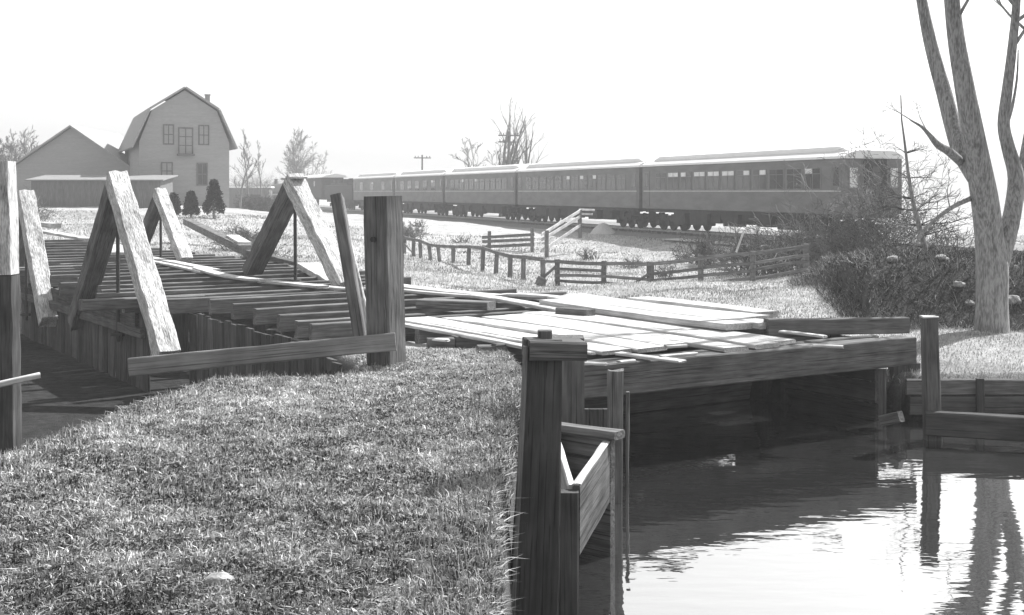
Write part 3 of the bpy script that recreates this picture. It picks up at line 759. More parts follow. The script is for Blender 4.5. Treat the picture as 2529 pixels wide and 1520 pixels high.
for i, (xd, Y_, ty, lb) in enumerate(((30, 110, 330, 'bare bushy tree above the left end of the barn roof'), (100, 115, 322, 'bare bushy tree behind the middle of the barn roof'), (185, 118, 330, 'bare bushy tree over the right end of the barn roof'), (-30, 100, 340, 'bare bushy tree at the left edge of the picture behind the barn'))):
    treeat(xd, Y_, ty, r=.14, label=lb, seed=20 + i, stems=5, kids=5, minr=.016, fan=.4)

def thicket(name, pts_, h, label, seed, m='twig', n_per=26, minr=.008, cat='bush', lvl=2, spreadh=.7, foot=.25):
    rng = random.Random(seed); cx_ = sum(p[0] for p in pts_) / len(pts_); cy_ = sum(p[1] for p in pts_) / len(pts_)
    mb = MB()
    for (x, y) in pts_:
        z = gz(x, y)
        for k in range(n_per):
            az = rng.uniform(0, 6.28); el = rng.uniform(.5, 1.5)
            d = Vector((math.cos(az) * math.cos(el), math.sin(az) * math.cos(el), math.sin(el)))
            grow(mb, Vector((x + rng.gauss(0, foot) - cx_, y + rng.gauss(0, foot) - cy_, z - .05)), d, h * rng.uniform(.6, 1.1), minr * 2.6, lvl, rng, spreadh, -.1, 4, 4, .2, 5, minr)
    o = mb.build(name, m); o.location = (cx_, cy_, 0)
    return tag(o, label, cat)
# bushes before the last coach
def bxy(xd, Y): v = W(xd, 0, Y); return (v.x, v.y)
thicket('bare_bush', [bxy(1700, 55)], 1.3, 'small dark bush under the left part of the rear coach', 41, 'brushtwig', 40, .012)
thicket('bare_bush', [bxy(1860, 47), bxy(1900, 46)], 1.7, 'tangled bare bush with pale curved stems below the rear coach windows', 42, 'brushtwig', 26, .009)
thicket('bare_bush', [bxy(1975, 46), bxy(2020, 45)], 1.9, 'thick dark bramble right of the pale curved stems', 43, 'brushtwig', 40, .009)
thicket('bare_bush', [bxy(2070, 44.5), bxy(2110, 45)], 2.1, 'broad dark bush hiding the end of the rear coach', 44, 'brushtwig', 14, .010)
thicket('bare_bush', [bxy(2150, 43.5)], 2.6, 'bare bush just beyond the right end of the rear coach', 45, 'brushtwig', 26, .009)
thicket('bare_bush', [bxy(2290, 41)], 1.4, 'low bare bush by the track, left of the big tree', 46, 'brushtwig', 18, .008)
thicket('bare_bush', [bxy(2105, 46), bxy(2140, 47)], 4.0, 'tallest bare bush, higher than the windows at the rear coach end', 47, 'twig', 9, .008, lvl=3)
thicket('bare_bush', [bxy(2060, 43), bxy(2000, 43)], 2.3, 'wide pale-tipped bush before the rear coach, right of centre', 48, 'brushtwig', 16, .008)
thicket('bare_bush', [bxy(1790, 49), bxy(1830, 48)], 1.8, 'low dark bush left of the pale curved stems', 49, 'brushtwig', 30, .009)
thicket('bare_bush', [bxy(1930, 44)], 2.6, 'upright whippy bush before the middle of the rear coach', 50, 'twig', 22, .008)
thicket('bare_bush', [bxy(2210, 42)], 2.2, 'loose bare bush between the rear coach and the leaning sapling', 51, 'twig', 22, .007)
# scrub line far left
for i, (xd, Y_, h_, lb) in enumerate(((585, 215, 5.4, 'scrub thicket right of the gambrel house wall'), (620, 245, 5.6, 'scrub thicket behind the small trackside shed'), (660, 262, 6.0, 'scrub thicket just left of the locomotive cab'), (60, 60, 1.6, 'dark low bush before the barn, above the left-hand timbers'), (590, 50, 1.0, 'scrubby weeds left of the central truss legs'), (625, 44, .8, 'patch of weeds right behind the dark central truss leg'), (985, 70, .9, 'weedy clump at the top of the fence right of the tall post'))):
    thicket('scrub_bush', [bxy(xd - 8, Y_), bxy(xd + 8, Y_)], h_, lb, 60 + i, 'twig', 30, .012 if Y_ > 80 else .008)

def evergreen(xd, Y, top, base, wpx, label, seed):
    rng = random.Random(seed); x = (xd * 1.0243 - 1264.5) / FPX * Y; z = gz(x, Y)
    h = (473 - top * 1.0243) / FPX * Y - z; r0 = wpx * 1.0243 / FPX * Y / 2
    root = empty('evergreen_shrub', (x, Y, z), 0, label, 'evergreen', 'clipped evergreens before the gambrel house')
    t = MB(); t.tube([(0, 0, -.05), (0, 0, h * .5), (0, 0, h * .9)], [.09, .06, .02], 6); t.build('trunk', 'bark', root)
    V_ = []; F_ = []
    for i in range(5200):
        u = rng.random() ** .8; zz = h * (.14 + .86 * u); rr = r0 * (1 - u) ** .75 * (1 if u > .12 else .8) * math.sqrt(rng.uniform(.25, 1)) * (1 + .12 * math.sin(7 * u + seed)) + .02
        a = rng.uniform(0, 6.283); c = Vector((rr * math.cos(a), rr * math.sin(a), zz)); s_ = rng.uniform(.04, .10)
        c += Vector((rng.gauss(0, 1), rng.gauss(0, 1), rng.gauss(0, 1))) * .05; d1 = Vector((rng.gauss(0, 1), rng.gauss(0, 1), rng.gauss(0, 1))).normalized() * s_; d2 = Vector((math.cos(a), math.sin(a), .5)) * s_
        k = len(V_); V_ += [tuple(c - d1), tuple(c + d1), tuple(c + d2)]; F_.append((k, k + 1, k + 2))
    m_ = MB(); m_.v = V_; m_.f = F_; m_.build('crown', 'fir', root)
evergreen(516, 70, 437, 540, 52, 'taller dark conical evergreen before the house corner', 1)
evergreen(461, 71, 465, 530, 40, 'shorter rounded evergreen left of the tall conical one', 2)
evergreen(418, 73, 470, 525, 34, 'faint evergreen behind the far truss, leftmost of the three', 3)

thicket('bare_bush', [bxy(598, 118), bxy(612, 119)], 1.5, 'dark low hedge clump under the small trackside shed', 91, 'brushtwig', 60, .016)
thicket('bare_bush', [bxy(634, 119), bxy(652, 121), bxy(668, 122)], 1.6, 'dark low hedge clump before the locomotive boiler', 92, 'brushtwig', 60, .016)
rg = random.Random(99)
for i, lb in enumerate(('weed tuft on the pale bank nearest the tall square post', 'weed tuft on the pale bank above the leaning stakes', 'weed tuft on the pale bank below the ramp rails', 'weed tuft on the pale bank between the ramp rails and the thin pale stake', 'weed tuft behind the middle of the dark rail fence', 'weed tuft on the pale bank left of the small dark bush')):
    xd, Yt = (1010, 1110, 1420, 1520, 1600, 1650)[i], (80, 70, 58, 54, 47, 57)[i]
    thicket('weed_clump', [bxy(xd, Yt)], .5 + .25 * rg.random(), lb, 120 + i, 'brushtwig', 26, .008, 'weeds', 1, foot=.18)
# big twin-stemmed tree at right
def big_tree():
    Y = 18.4; b0 = W(2392, 802, Y); z0 = gz(b0.x, b0.y)
    root = empty('bare_tree', (b0.x, b0.y, z0), 0, 'large bare tree with forked stems on the right bank', 'tree')
    o = Vector((b0.x, b0.y, z0))
    def pt(x, y, dy=0.0): return W(x, y, Y + dy) - o
    def smooth(pts, rad, n=4):
        P = []; Q = []
        for i in range(len(pts) - 1):
            p0, p1, p2, p3 = pts[max(i - 1, 0)], pts[i], pts[i + 1], pts[min(i + 2, len(pts) - 1)]
            for k in range(n):
                t = k / n
                P.append(.5 * ((2 * p1) + (p2 - p0) * t + (2 * p0 - 5 * p1 + 4 * p2 - p3) * t * t + (3 * p1 - p0 - 3 * p2 + p3) * t ** 3)); Q.append(rad[i] + (rad[i + 1] - rad[i]) * t)
        P.append(pts[-1]); Q.append(rad[-1]); return P, Q
    k = .00307 * 2      # metres per px (D) at this distance
    rng = random.Random(77)
    def stem(spec):
        pts = [pt(x, y, dy) for x, y, w_, dy in spec]; rad = [w_ * k / 2 * .86 for x, y, w_, dy in spec]; return smooth(pts, rad)
    trunk = MB()
    A, Ra = stem([(2397, 850, 108, 0), (2392, 800, 94, 0), (2392, 730, 86, 0), (2392, 650, 88, 0), (2385, 570, 78, 0), (2374, 480, 74, -.1), (2356, 380, 66, -.2), (2340, 290, 58, -.3), (2322, 190, 52, -.3), (2305, 90, 46, -.3), (2292, -40, 40, -.3), (2285, -220, 30, -.4), (2292, -420, 18, -.4), (2285, -560, 6, -.4)])
    trunk.tube(A, Ra, 16)
    tr = trunk.build('trunk', 'bark', root, True)
    limbs = [
        [(2352, 430, 46, -.15), (2318, 370, 48, .1), (2296, 300, 46, .3), (2278, 230, 44, .4), (2258, 160, 40, .5), (2238, 80, 36, .5), (2215, -40, 28, .6), (2190, -200, 20, .8), (2180, -380, 8, 1)],
        [(2400, 690, 50, 0), (2418, 610, 52, .1), (2440, 520, 50, .2), (2450, 430, 46, .3), (2432, 360, 38, .3), (2420, 300, 34, .3), (2428, 220, 30, .3), (2440, 120, 26, .2), (2452, -20, 22, .2), (2450, -200, 15, .2), (2460, -360, 6, .2)],
        [(2428, 560, 30, .1), (2458, 460, 40, .4), (2478, 350, 34, .6), (2500, 200, 28, .8), (2510, 0, 20, 1), (2530, -250, 8, 1)],
        [(2318, 392, 26, 0), (2288, 366, 24, -.3), (2262, 350, 20, -.5), (2240, 325, 12, -.7), (2222, 306, 8, -.8), (2195, 290, 4, -.9)],
        [(2348, 476, 14, 0), (2300, 498, 12, -.4), (2262, 525, 11, -.8), (2225, 560, 10, -1.1), (2205, 600, 8, -1.3)],
        [(2425, 305, 12, .3), (2440, 260, 9, .2), (2452, 190, 6, .2), (2455, 120, 3, .2)],
    ]
    for sp_ in limbs:
        P, Q = stem(sp_); m_ = MB(); m_.tube(P, Q, 12); m_.build('limb', 'bark', root, True)
    cr = MB()
    P, Q = stem(limbs[0])
    for src in (A, P, stem(limbs[1])[0], stem(limbs[2])[0]):
        for j in range(7):
            i = int(len(src) * (.70 + .04 * j)); i = min(i, len(src) - 2)
            grow(cr, src[i], Vector((rng.gauss(0, .6), rng.gauss(0, .6), .7)), rng.uniform(1.2, 2.2), .03, 2, rng, .6, .1, 4, 5, .12, 5, .005)
    for (x, y, dx_, dz_) in ((2205, 295, -1, .6), (2240, 325, -.7, 1), (2290, 500, -.3, 1), (2262, 525, -1, -.4), (2225, 560, -1, .3)):
        grow(cr, pt(x, y, -.6), Vector((dx_, rng.gauss(0, .3), dz_)), rng.uniform(.3, .7), .011, 2, rng, .7, 0, 3, 4, .15, 4, .003)
    cr.build('crown', 'bark', root)
big_tree()
# leaning sapling left of the tree
def sapling():
    Y = 24.0; b_ = W(2228, 640, Y); z = gz(b_.x, b_.y); root = empty('bare_sapling', (b_.x, b_.y, z), 0, 'thin leaning sapling left of the big forked tree', 'tree')
    o = Vector((b_.x, b_.y, z)); m_ = MB(); k = 1.0243 / FPX * Y / 2
    sp_ = [(2236, 690, 16), (2230, 600, 15), (2216, 545, 13), (2200, 480, 10), (2190, 420, 8), (2182, 350, 6), (2174, 290, 4), (2172, 230, 3)]
    m_.tube([W(x, y, Y) - o for x, y, w_ in sp_], [w_ * k for x, y, w_ in sp_], 8); m_.build('trunk', 'bark', root, True)
    rng = random.Random(5); c = MB()
    for (x, y) in ((2230, 600), (2222, 570), (2216, 545), (2208, 510), (2200, 480), (2192, 430), (2184, 370)):
        for q in range(4): grow(c, W(x, y, Y) - o, Vector((rng.choice((-1, 1)) * rng.uniform(.5, 1), rng.gauss(0, .6), rng.uniform(.0, .6))), rng.uniform(.4, 1.1) * (y / 560), .012, 2, rng, .7, -.05, 4, 4, .16, 5, .003)
    c.build('crown', 'brushtwig', root)
sapling()

# ------------------------------------------------------------------ telegraph poles
def pole(xd, Y, top, label, arms=1):
    x = (xd * 1.0243 - 1264.5) / FPX * Y; z = gz(x, Y); zt = (473 - top * 1.0243) / FPX * Y
    root = empty('telegraph_pole', (x, Y, z), .3, label, 'telegraph pole', 'telegraph poles behind the train')
    m_ = MB(); m_.tube([(0, 0, -.1), (0, 0, zt - z)], [.13, .09], 8); m_.build('post', 'timber', root)
    for i in range(arms):
        a = MB(); a.box((0, -.12, zt - z - .35 - i * .6), (2.0, .1, .12)); ao = a.build('crossarm', 'timber', root)
        for q in (-.85, -.5, .5, .85):
            s_ = MB(); s_.tube([(q, -.12, zt - z - .29 - i * .6), (q, -.12, zt - z - .12 - i * .6)], [.035, .045], 6); s_.build('insulator', 'glass', ao)
pole(1018, 142, 374, 'lone telegraph pole standing over the short coach', 1)
pole(1226, 114, 318, 'two-armed telegraph pole among the tall bare trees', 2)

# ------------------------------------------------------------------ fences
def rail_fence():
    root = empty('rail_fence', (0, 0, 0), 0, 'dark post-and-rail fence curving across the field before the embankment', 'fence')
    # (x, top y, bottom y) of posts in the photograph and the distance of each
    P = [(1310, 628, 684, 43), (1345, 628, 684, 43), (1455, 632, 688, 42.5), (1568, 634, 699, 42), (1690, 618, 694, 40.5), (1815, 608, 680, 40), (1945, 590, 655, 41)]
    tops = []; bots = []
    for i, (x, a, b_, Y) in enumerate(P):
        p = W(x, b_, Y); q = W(x, a, Y); w_ = .17 if i != 3 else .24
        zg = gz(p.x, p.y)
        timber('post', (p.x, p.y, min(zg, p.z) - .1), q + Vector((R.uniform(-.03, .03), 0, .03)), w_, w_ * .8, 'timber', root, up=(0, 1, 0)); tops.append(q); bots.append(p)
    for i in range(1, len(P) - 1):
        a0, a1, b0, b1 = tops[i], tops[i + 1], bots[i], bots[i + 1]
        for f in (.06, .38, .62, .88):
            if i == 2 and f == .38: continue
            s0, s1 = a0.lerp(b0, f), a1.lerp(b1, f); off = Vector((0, -.11, 0)); ex = (s1 - s0).normalized() * .12
            timber('rail', s0 + off - ex + Vector((0, 0, R.uniform(-.03, .03))), s1 + off + ex * .5, .04, .10 if f > .1 else .12, 'timber', root, warp=.03)
    timber('rail', W(1306, 631, 42.9), W(1350, 631, 42.9), .05, .09, 'timber', root)
    timber('brace', W(1312, 668, 42.9), W(1343, 640, 42.9), .05, .09, 'timber', root)
    timber('brace', W(1520, 690, 42), W(1562, 662, 41.9), .05, .09, 'timber', root)
    timber('brace', W(1296, 676, 42.7), W(1312, 684, 42.8), .2, .3, 'timber', root)
rail_fence()
def picket():
    root = empty('leaning_fence', (0, 0, 0), 0, 'old fence of leaning stakes under one sagging top rail', 'fence')
    S_ = [(976, 574, 622, -3, 62), (997, 580, 634, 0, 60), (1013, 582, 638, 2, 59), (1035, 592, 642, 5, 58), (1056, 595, 640, 6, 57), (1093, 597, 650, 0, 55), (1131, 597, 652, -5, 53), (1166, 600, 662, -8, 51), (1198, 612, 662, -6, 49), (1231, 620, 664, -3, 47), (1262, 622, 668, 0, 45.5)]
    tops = []
    for (x, a, b_, ln, Y) in S_:
        p = W(x + ln / 2 if ln < 0 else x + ln, b_, Y); q = W(x, a, Y); timber('stake', (p.x, p.y, p.z - .15), q, .17, .15, 'timber', root, up=(0, 1, 0), rough=.02); tops.append(q)
    tops = [W(962, 570, 63)] + tops + [W(1308, 628, 43.2)]
    for a, b_ in zip(tops[:-1], tops[1:]): timber('rail', a + Vector((0, -.1, .03)), b_ + Vector((0, -.1, .03)), .08, .13, 'timber', root, rough=.015)
    timber('brace', W(962, 572, 63), W(1003, 620, 60), .06, .08, 'timber', root)
picket()
def wing_fence():
    root = empty('board_fence', (0, 0, 0), 0, 'grey board fence on the bank, left of the ramp rails', 'fence')
    for x, a, b_, Y in ((1180, 558, 606, 66), (1283, 548, 606, 64)): timber('post', W(x, b_, Y) - Vector((0, 0, .3)), W(x, a, Y), .18, .15, 'timber', root, up=(0, 1, 0))
    for y0, y1 in ((573, 566), (583, 578), (596, 590)): timber('rail', W(1163, y0, 66.2), W(1288, y1, 63.9), .05, .16, 'timber', root)
    r2 = empty('ramp_fence', (0, 0, 0), 0, 'white-edged sloping rails climbing to the track bed below the second coach', 'fence')
    timber('post', W(1398, 560, 62) - Vector((0, 0, .3)), W(1398, 506, 62), .2, .16, 'timber', r2, up=(0, 1, 0))
    timber('post', W(1318, 606, 59) - Vector((0, 0, .3)), W(1318, 556, 59), .2, .16, 'timber', r2, up=(0, 1, 0))
    for y0, y1 in ((560, 508), (573, 522), (600, 543)): timber('rail', W(1306, y0 + 6, 58.7), W(1400, y1, 62), .06, .15, 'plank', r2)
    for y0, xx in ((506, 1425), (516, 1420)): timber('rail', W(1396, y0, 62), W(xx + 8, y0 + 1, 63), .06, .1, 'plank', r2)
wing_fence()
for i, (x, a, b_, lx, Y, lb) in enumerate(((1775, 558, 605, 18, 42, 'thin pale stake leaning right behind the fence'), (1706, 565, 600, 0, 50, 'upright dark stake on the bright bank behind the fence'))):
    tag(timber('stake', W(x, b_ + 4, Y), W(x + lx, a, Y), .07, .06, 'plank' if i == 0 else 'timber'), lb, 'stake')
# white sand/gravel heaps and bright objects on the embankment by the wheels
def heap(xd, yd, Y, r, h, label, m='cinder', name='sand_heap'):
    p = W(xd, yd, Y); rng = random.Random(int(xd)); V_ = [(0, 0, h)]; F_ = []; n_ = 14
    for k, (rr, zz) in enumerate(((.35, .75), (.7, .35), (1.05, -.1))):
        for j in range(n_):
            a = 6.283 * j / n_; q = 1 + rng.uniform(-.15, .15); V_.append((math.cos(a) * r * rr * q, math.sin(a) * r * rr * q, h * zz * rng.uniform(.85, 1.15)))
    for j in range(n_): F_.append((0, 1 + j, 1 + (j + 1) % n_))
    for k in range(2):
        for j in range(n_): F_.append((1 + k * n_ + j, 1 + (k + 1) * n_ + j, 1 + (k + 1) * n_ + (j + 1) % n_, 1 + k * n_ + (j + 1) % n_))
    m_ = MB(); m_.v = V_; m_.f = F_; o = m_.build(name, m, None, True); o.location = (p.x, p.y, gz(p.x, p.y))
    return tag(o, label, 'heap' if name == 'sand_heap' else 'stone')
heap(1455, 533, 75, .9, .7, 'pale heap of ballast by the wheels, right of the ramp fence top', 'cinder')
heap(1990, 604, 41, .7, .12, 'bright patch of piled sand at the end of the rail fence')

# ------------------------------------------------------------------ the bridge
ZD = -1.75
bridge = empty('timber_bridge', ST(0, 3.5, ZD), 0, 'old timber bridge stripped to its cross joists', 'bridge')
sj = []
s_ = .5
joists = [(.47, 0, 3.4), (1.05, .55, 4.6), (1.55, 1.1, 5.0), (2.5, 1.15, 6.45), (3.45, 1.15, 6.85), (4.5, 1.1, 6.45), (5.4, 1.0, 6.5), (6.1, .9, 6.2), (7.2, 1.9, 6.3), (8.2, 1.85, 6.3), (9.2, 1.8, 6.3), (10.2, 1.75, 6.3), (10.95, 1.2, 6.25),
          (-.6, -.15, 5.6), (-1.3, .1, 6.3), (-2.4, .3, 6.4), (-3.6, -.1, 6.5), (-4.7, .5, 6.3), (-5.7, .2, 6.2), (-6.9, .0, 6.4), (-7.9, -.1, 6.4), (-9.0, .2, 6.2), (-10.1, .1, 6.3), (-11.3, .0, 6.2), (-12.6, .3, 6.1), (-14, .2, 6), (-15.5, .1, 6.1), (-17.2, .2, 6), (-19, .1, 6), (-21, .2, 6), (-23.2, .1, 6), (-25.5, .2, 6)]
for (s, t0, t1) in joists:
    j = R.uniform(-.06, .06)
    timber('joist', ST(s, t0, ZD - .13 + R.uniform(-.015, .015)), ST(s + j, t1, ZD - .13), .13, .25, 'timber', bridge, warp=.01, ends=.02)
for i_ in range(4): timber('sheathing_board', ST(10.28 + i_ * .17, 3.2, ZD - .30), ST(10.28 + i_ * .17, 6.35, ZD - .30), .16, .04, 'wet', bridge)  # boards added to close the deck gap and keep sky out of the reflection
for i_ in range(5): timber('side_sheathing', ST(8.6, 6.1, -1.92 - i_ * .26), ST(11.0, 6.15, -1.92 - i_ * .26), .06, .25, 'wet', bridge)  # added side boards, blocking sky under the deck edge
for i_ in range(4): timber('abutment_board', ST(9.05, 1.9, -2.12 - i_ * .26), ST(9.05, 6.3, -2.12 - i_ * .26), .06, .25, 'wet', bridge)
# chords (stringers along the bridge, under the joists)
for t in (.35, 3.9, 6.0):
    timber('stringer', ST(-26, t, ZD - .42), ST(6.3 if t > 1 else .4, t, ZD - .42), .26, .30, 'wet', bridge, segs=40)
# trestle piles below
for s in (-22, -16, -11, -7.6, -3.4, 1.6, 6.0):
    for t in ((.35, 2.2, 3.9, 6.0) if s < 1 else (2.2, 3.9, 6.0)):
        timber('pile', ST(s, t, -3.45), ST(s, t, ZD - .57), .26, .26, 'wet', bridge, up=(0, 1, 0))
timber('bearing_beam', ST(.75, -.75, ZD - .08), ST(.62, 1.3, ZD - .10), .22, .17, 'timber', bridge)
timber('bearing_beam', ST(-8.3, -.5, ZD - .06), ST(-8.2, 1.6, ZD - .06), .22, .2, 'timber', bridge)
# front beam
fa, fb = ST(11.13, .75, ZD - .17), Vector((4.78, 15.0, ZD - .165))
fa = Vector((.16, 12.28, ZD - .17))
fbm = tag(timber('end_beam', fa, fb, .26, .33, 'timber', None, segs=26, rough=.008), 'long heavy beam carrying the plank ends above the creek', 'beam')
for q in (.1, .32, .55, .78, .95):
    p_ = fa.lerp(fb, q); nb = Vector(((fb - fa).y, -(fb - fa).x, 0)).normalized(); m_ = MB(); m_.tube([p_ + nb * .125 - fa, p_ + nb * .155 - fa], [.028, .028], 6)
    bo = m_.build('bolt', 'iron', fbm); bo.matrix_parent_inverse = fbm.matrix_local.inverted(); bo.location = fa
tag(timber('curb_beam', W(1847, 789, 15.2), W(2186, 784, 15.75), .14, .20, 'timber', None, warp=.02), 'thick curb timber lying across the far right plank ends', 'beam')
for (xd, ya, yb, Y, w_, lb) in ((2112, 893, 1015, 15.2, .2, 'short pile under the right end of the long heavy beam'), (2180, 880, 1010, 15.6, .35, 'broad dark pile in the corner below the beam end')):
    tag(timber('pile', W(xd, yb + 30, Y), W(xd, ya - 6, Y), w_, .2, 'wet' if w_ > .3 else 'timber', None, up=(0, 1, 0)), lb, 'pile')

# retaining wall of upright boards
wall = empty('board_wall', ST(0, .6, -2), 0, 'retaining wall of dark upright boards under the joist ends', 'retaining wall')
s = -9.0; i = 0
while s < 7.9:
    wd_ = R.uniform(.2, .3); t = .42 if s < .9 else (1.12 if s < 6.2 else 1.12 - (s - 6.2) * .3)
    zt = -2.03 + R.uniform(-.04, .03); ln = R.uniform(-.03, .03)
    timber('board', ST(s, t + R.uniform(-.03, .03) - .12, -3.4), ST(s + ln, t + R.uniform(-.02, .02) - .12, zt), .05, wd_ * .94, 'wet', wall, up=(BU[0], BU[1], 0), segs=4)
    s += wd_ + .015
timber('waling', ST(-9, .14, -2.35), ST(.8, .24, -2.35), .1, .16, 'wet', wall)

# trusses
def truss(s0, t, apex_z, foot_z, run, label, w_=.27, cut=0.0, mats=('rough', 'timber'), left=True, rod=True, ext=0.0, right_w=None, top_over=.12):  # pale right leg and dark left leg paint the sunlit and shaded sides
    ap = ST(s0, t, apex_z); root = empty('truss_frame', ST(s0, t, foot_z), 0, label, 'truss', 'triangular trusses standing over the joists')
    nrm = Vector((BV[0], BV[1], 0))
    fr, fl = ST(s0 + run, t, foot_z), ST(s0 - run, t, foot_z)
    d = (ap - fr).normalized()
    timber('leg', fr - d * ext, ap + d * top_over, right_w or w_, w_ * .95, mats[0], root, rough=.022, ends=.03, cs=4, segs=22)
    if left:
        d = (ap - fl).normalized(); o_ = nrm * .02
        timber('leg', fl - d * ext + o_, ap - d * .14 + o_, w_, w_ * .95, mats[1], root, rough=.016, ends=.02, cs=4, segs=20)
    if rod:
        m_ = MB(); m_.tube([ST(s0 + .02, t, apex_z - .15) - root.location, ST(s0 + .05, t, foot_z - .15) - root.location], [.035, .035], 8); m_.build('hanger_rod', 'iron', root)
        m_ = MB(); m_.box(ST(s0 + .05, t, foot_z - .02) - root.location, (.2, .2, .05)); m_.build('washer_plate', 'iron', root)
    return root
A1 = truss(-.62, .2, .16, -2.46, 2.78, 'near left truss with a rough white hewn leg, feet below the joists', .34, ext=.15)
A3 = truss(-2.07, 4.1, .16, -1.78, 2.45, 'central truss with pitted pale leg and hanging rod', .34)
A2 = truss(-11.0, 4.1, -.10, -1.74, 2.1, 'farthest small truss, before the evergreens', .30)
A4 = truss(-7.65, .1, -.17, -2.7, 2.2, 'left truss cut flat at its top, beside the pale edge post', .34)
for nm, xx in (('cap_board', 0),):
    o_ = A3.location
    m_ = MB(); m_.box(ST(-2.25, 4.1, .25) - o_, (.36, .3, .035), math.atan2(BU[1], BU[0])); m_.box(ST(-1.9, 4.1, .27) - o_, (.25, .3, .035), math.atan2(BU[1], BU[0])); m_.build('cap_board', 'plank', A3)
ep = empty('edge_post', (-5.82, 14.2, -3.2), 0, 'pale upright post cut by the left edge of the picture', 'post')
timber('post', (-5.80, 14.2, -.95), (-5.84, 14.2, .34), .25, .26, 'rough', ep, up=(0, 1, 0), rough=.02)
timber('wet_base', (-5.78, 14.2, -3.3), (-5.80, 14.2, -.96), .27, .27, 'wet', ep, up=(0, 1, 0), rough=.02)  # lower length of the post in a darker tone

# tall square post with its brace and the low board
post = empty('gate_post', (-1.33, 13.0, -1.8), 0, 'tall dark square post standing in the grass with a leaning brace', 'post')
timber('post', (-1.31, 13.05, -2.1), (-1.355, 13.05, -.05), .30, .30, 'timber', post, up=(-.5, -.85, 0), segs=16, rough=.008)
timber('brace', Vector((-1.62, 13.4, -1.65)), Vector((-1.985, 14.1, -.06)), .13, .17, 'timber', post, up=(0, 1, 0))
timber('brace', Vector((-1.50, 13.75, -1.95)), Vector((-1.93, 14.05, -.35)), .12, .08, 'rough', post, up=(0, 1, 0))
for zz in (-1.62, -.5):
    m_ = MB(); m_.tube([Vector((-1.43, 12.93, zz)) - post.location, Vector((-1.45, 12.89, zz)) - post.location], [.03, .03], 6); m_.build('bolt', 'iron', post)
tag(timber('kick_board', Vector((-3.92, 12.72, -1.80)), Vector((-1.2, 12.82, -1.55)), .05, .185, 'board', None, segs=20), 'long horizontal board nailed to the foot of the tall square post', 'board')
tag(timber('board', W(-60, 940, 13.5), W(97, 905, 13.8), .1, .06, 'plank', None), 'light stick lying over the dark ditch at the left edge', 'stick')

# planks
def plank(s0, t0, s1, t1, z, w_, label, th=.05, m='plank', warp=.03, z1=None, group=None):
    o = timber('plank', ST(s0, t0, z - th / 2), ST(s1, t1, (z1 if z1 is not None else z) - th / 2), w_, th, m, None, warp=warp, ends=.012, rough=.003, twist=R.uniform(-.03, .03))
    return tag(o, label, 'plank', group)
ordn = ['first', 'second', 'third', 'fourth', 'fifth', 'sixth', 'seventh', 'eighth']
GP = 'planks laid along the bridge'
# far running boards through the trusses
plank(-10.9, 3.75, -4.9, 3.45, ZD + .06, .26, 'far end board of the running planks, beside the farthest truss foot', group=GP)
plank(-5.3, 3.2, -.8, 3.0, ZD + .10, .26, 'long curved running board left of the central truss', warp=.06, group=GP)
plank(-9.2, 3.35, -4.5, 3.05, ZD + .05, .16, 'narrow board splitting off left of the curved running board', group=GP)
plank(-1.1, 3.06, .85, 3.42, ZD + .07, .26, 'short running board under the foot of the central truss', group=GP)
plank(.4, 3.5, 1.6, 4.0, ZD + .06, .22, 'stubby board behind the leaning brace of the tall post', group=GP)
plank(.3, 4.75, 4.1, 5.1, ZD + .06, .34, 'farthest long board right of the tall post, on the joists', group=GP)
plank(1.0, 4.2, 4.3, 4.85, ZD + .06, .14, 'narrow slat alongside the farthest long board', group=GP)
plank(3.9, 4.75, 7.2, 4.4, ZD + .07, .26, 'diagonal board linking the joists to the raised planking', group=GP)
plank(3.9, 5.3, 5.6, 5.75, ZD + .06, .22, 'short board lying between two joist ends at the far side', group=GP)
# thick block on the joists
tag(timber('timber_block', G(1014, 731, -1.65), G(1185, 738, -1.65), .30, .12, 'timber', None), 'thick squared timber lying right of the tall post', 'timber')
tag(timber('timber_block', G(1350, 750, -1.66), G(1425, 756, -1.66), .2, .10, 'timber', None), 'small dark timber end in front of the raised planking', 'timber')
k = 0
for i in range(4):
    t = 4.78 + i * .435 + R.uniform(-.012, .012)
    plank(5.55 + (.9 if i > 2 else R.uniform(-.2, .2)) + (.3 if i == 0 else 0), t, (10.15 if i < 2 else 9.6 - .35 * (i - 2)) + R.uniform(-.08, .08), t + R.uniform(-.02, .02), ZD + .145 + R.uniform(-.004, .004), .428, '%s plank from the creek side in the raised far planking by the curb timber' % ordn[i], .08, group='raised far planking')
for i in range(4):
    t = 3.32 + i * .378 + R.uniform(-.01, .01)
    plank(6.7 + R.uniform(-.15, .2) + (.6 if i > 2 else 0), t - .05, 11.25 + R.uniform(-.25, .12) - (.45 if i == 0 else 0), t + (.1 if i > 1 else 0), ZD + .045 + i * .003, .37, '%s plank from the left in the middle run that reaches over the long heavy beam' % ordn[i], .05, group='middle run of planks')
for i in range(2):
    t = 2.36 + i * .44
    plank(6.15 + R.uniform(-.05, .25) + .25 * i, t, 10.7 + R.uniform(-.25, .1), t + .18, ZD + .03 + i * .004, .435, '%s plank from the grass side in the near run behind the foreground post' % ordn[i], .045, group='near run of planks')
plank(5.9, 1.93, 10.3, 2.02, ZD + .0, .13, 'narrow outermost plank along the grass, nearest the camera', .04)
plank(6.4, 2.07, 10.6, 2.18, ZD + .035, .07, 'thin lath lying tight against the near run of planks', .03)
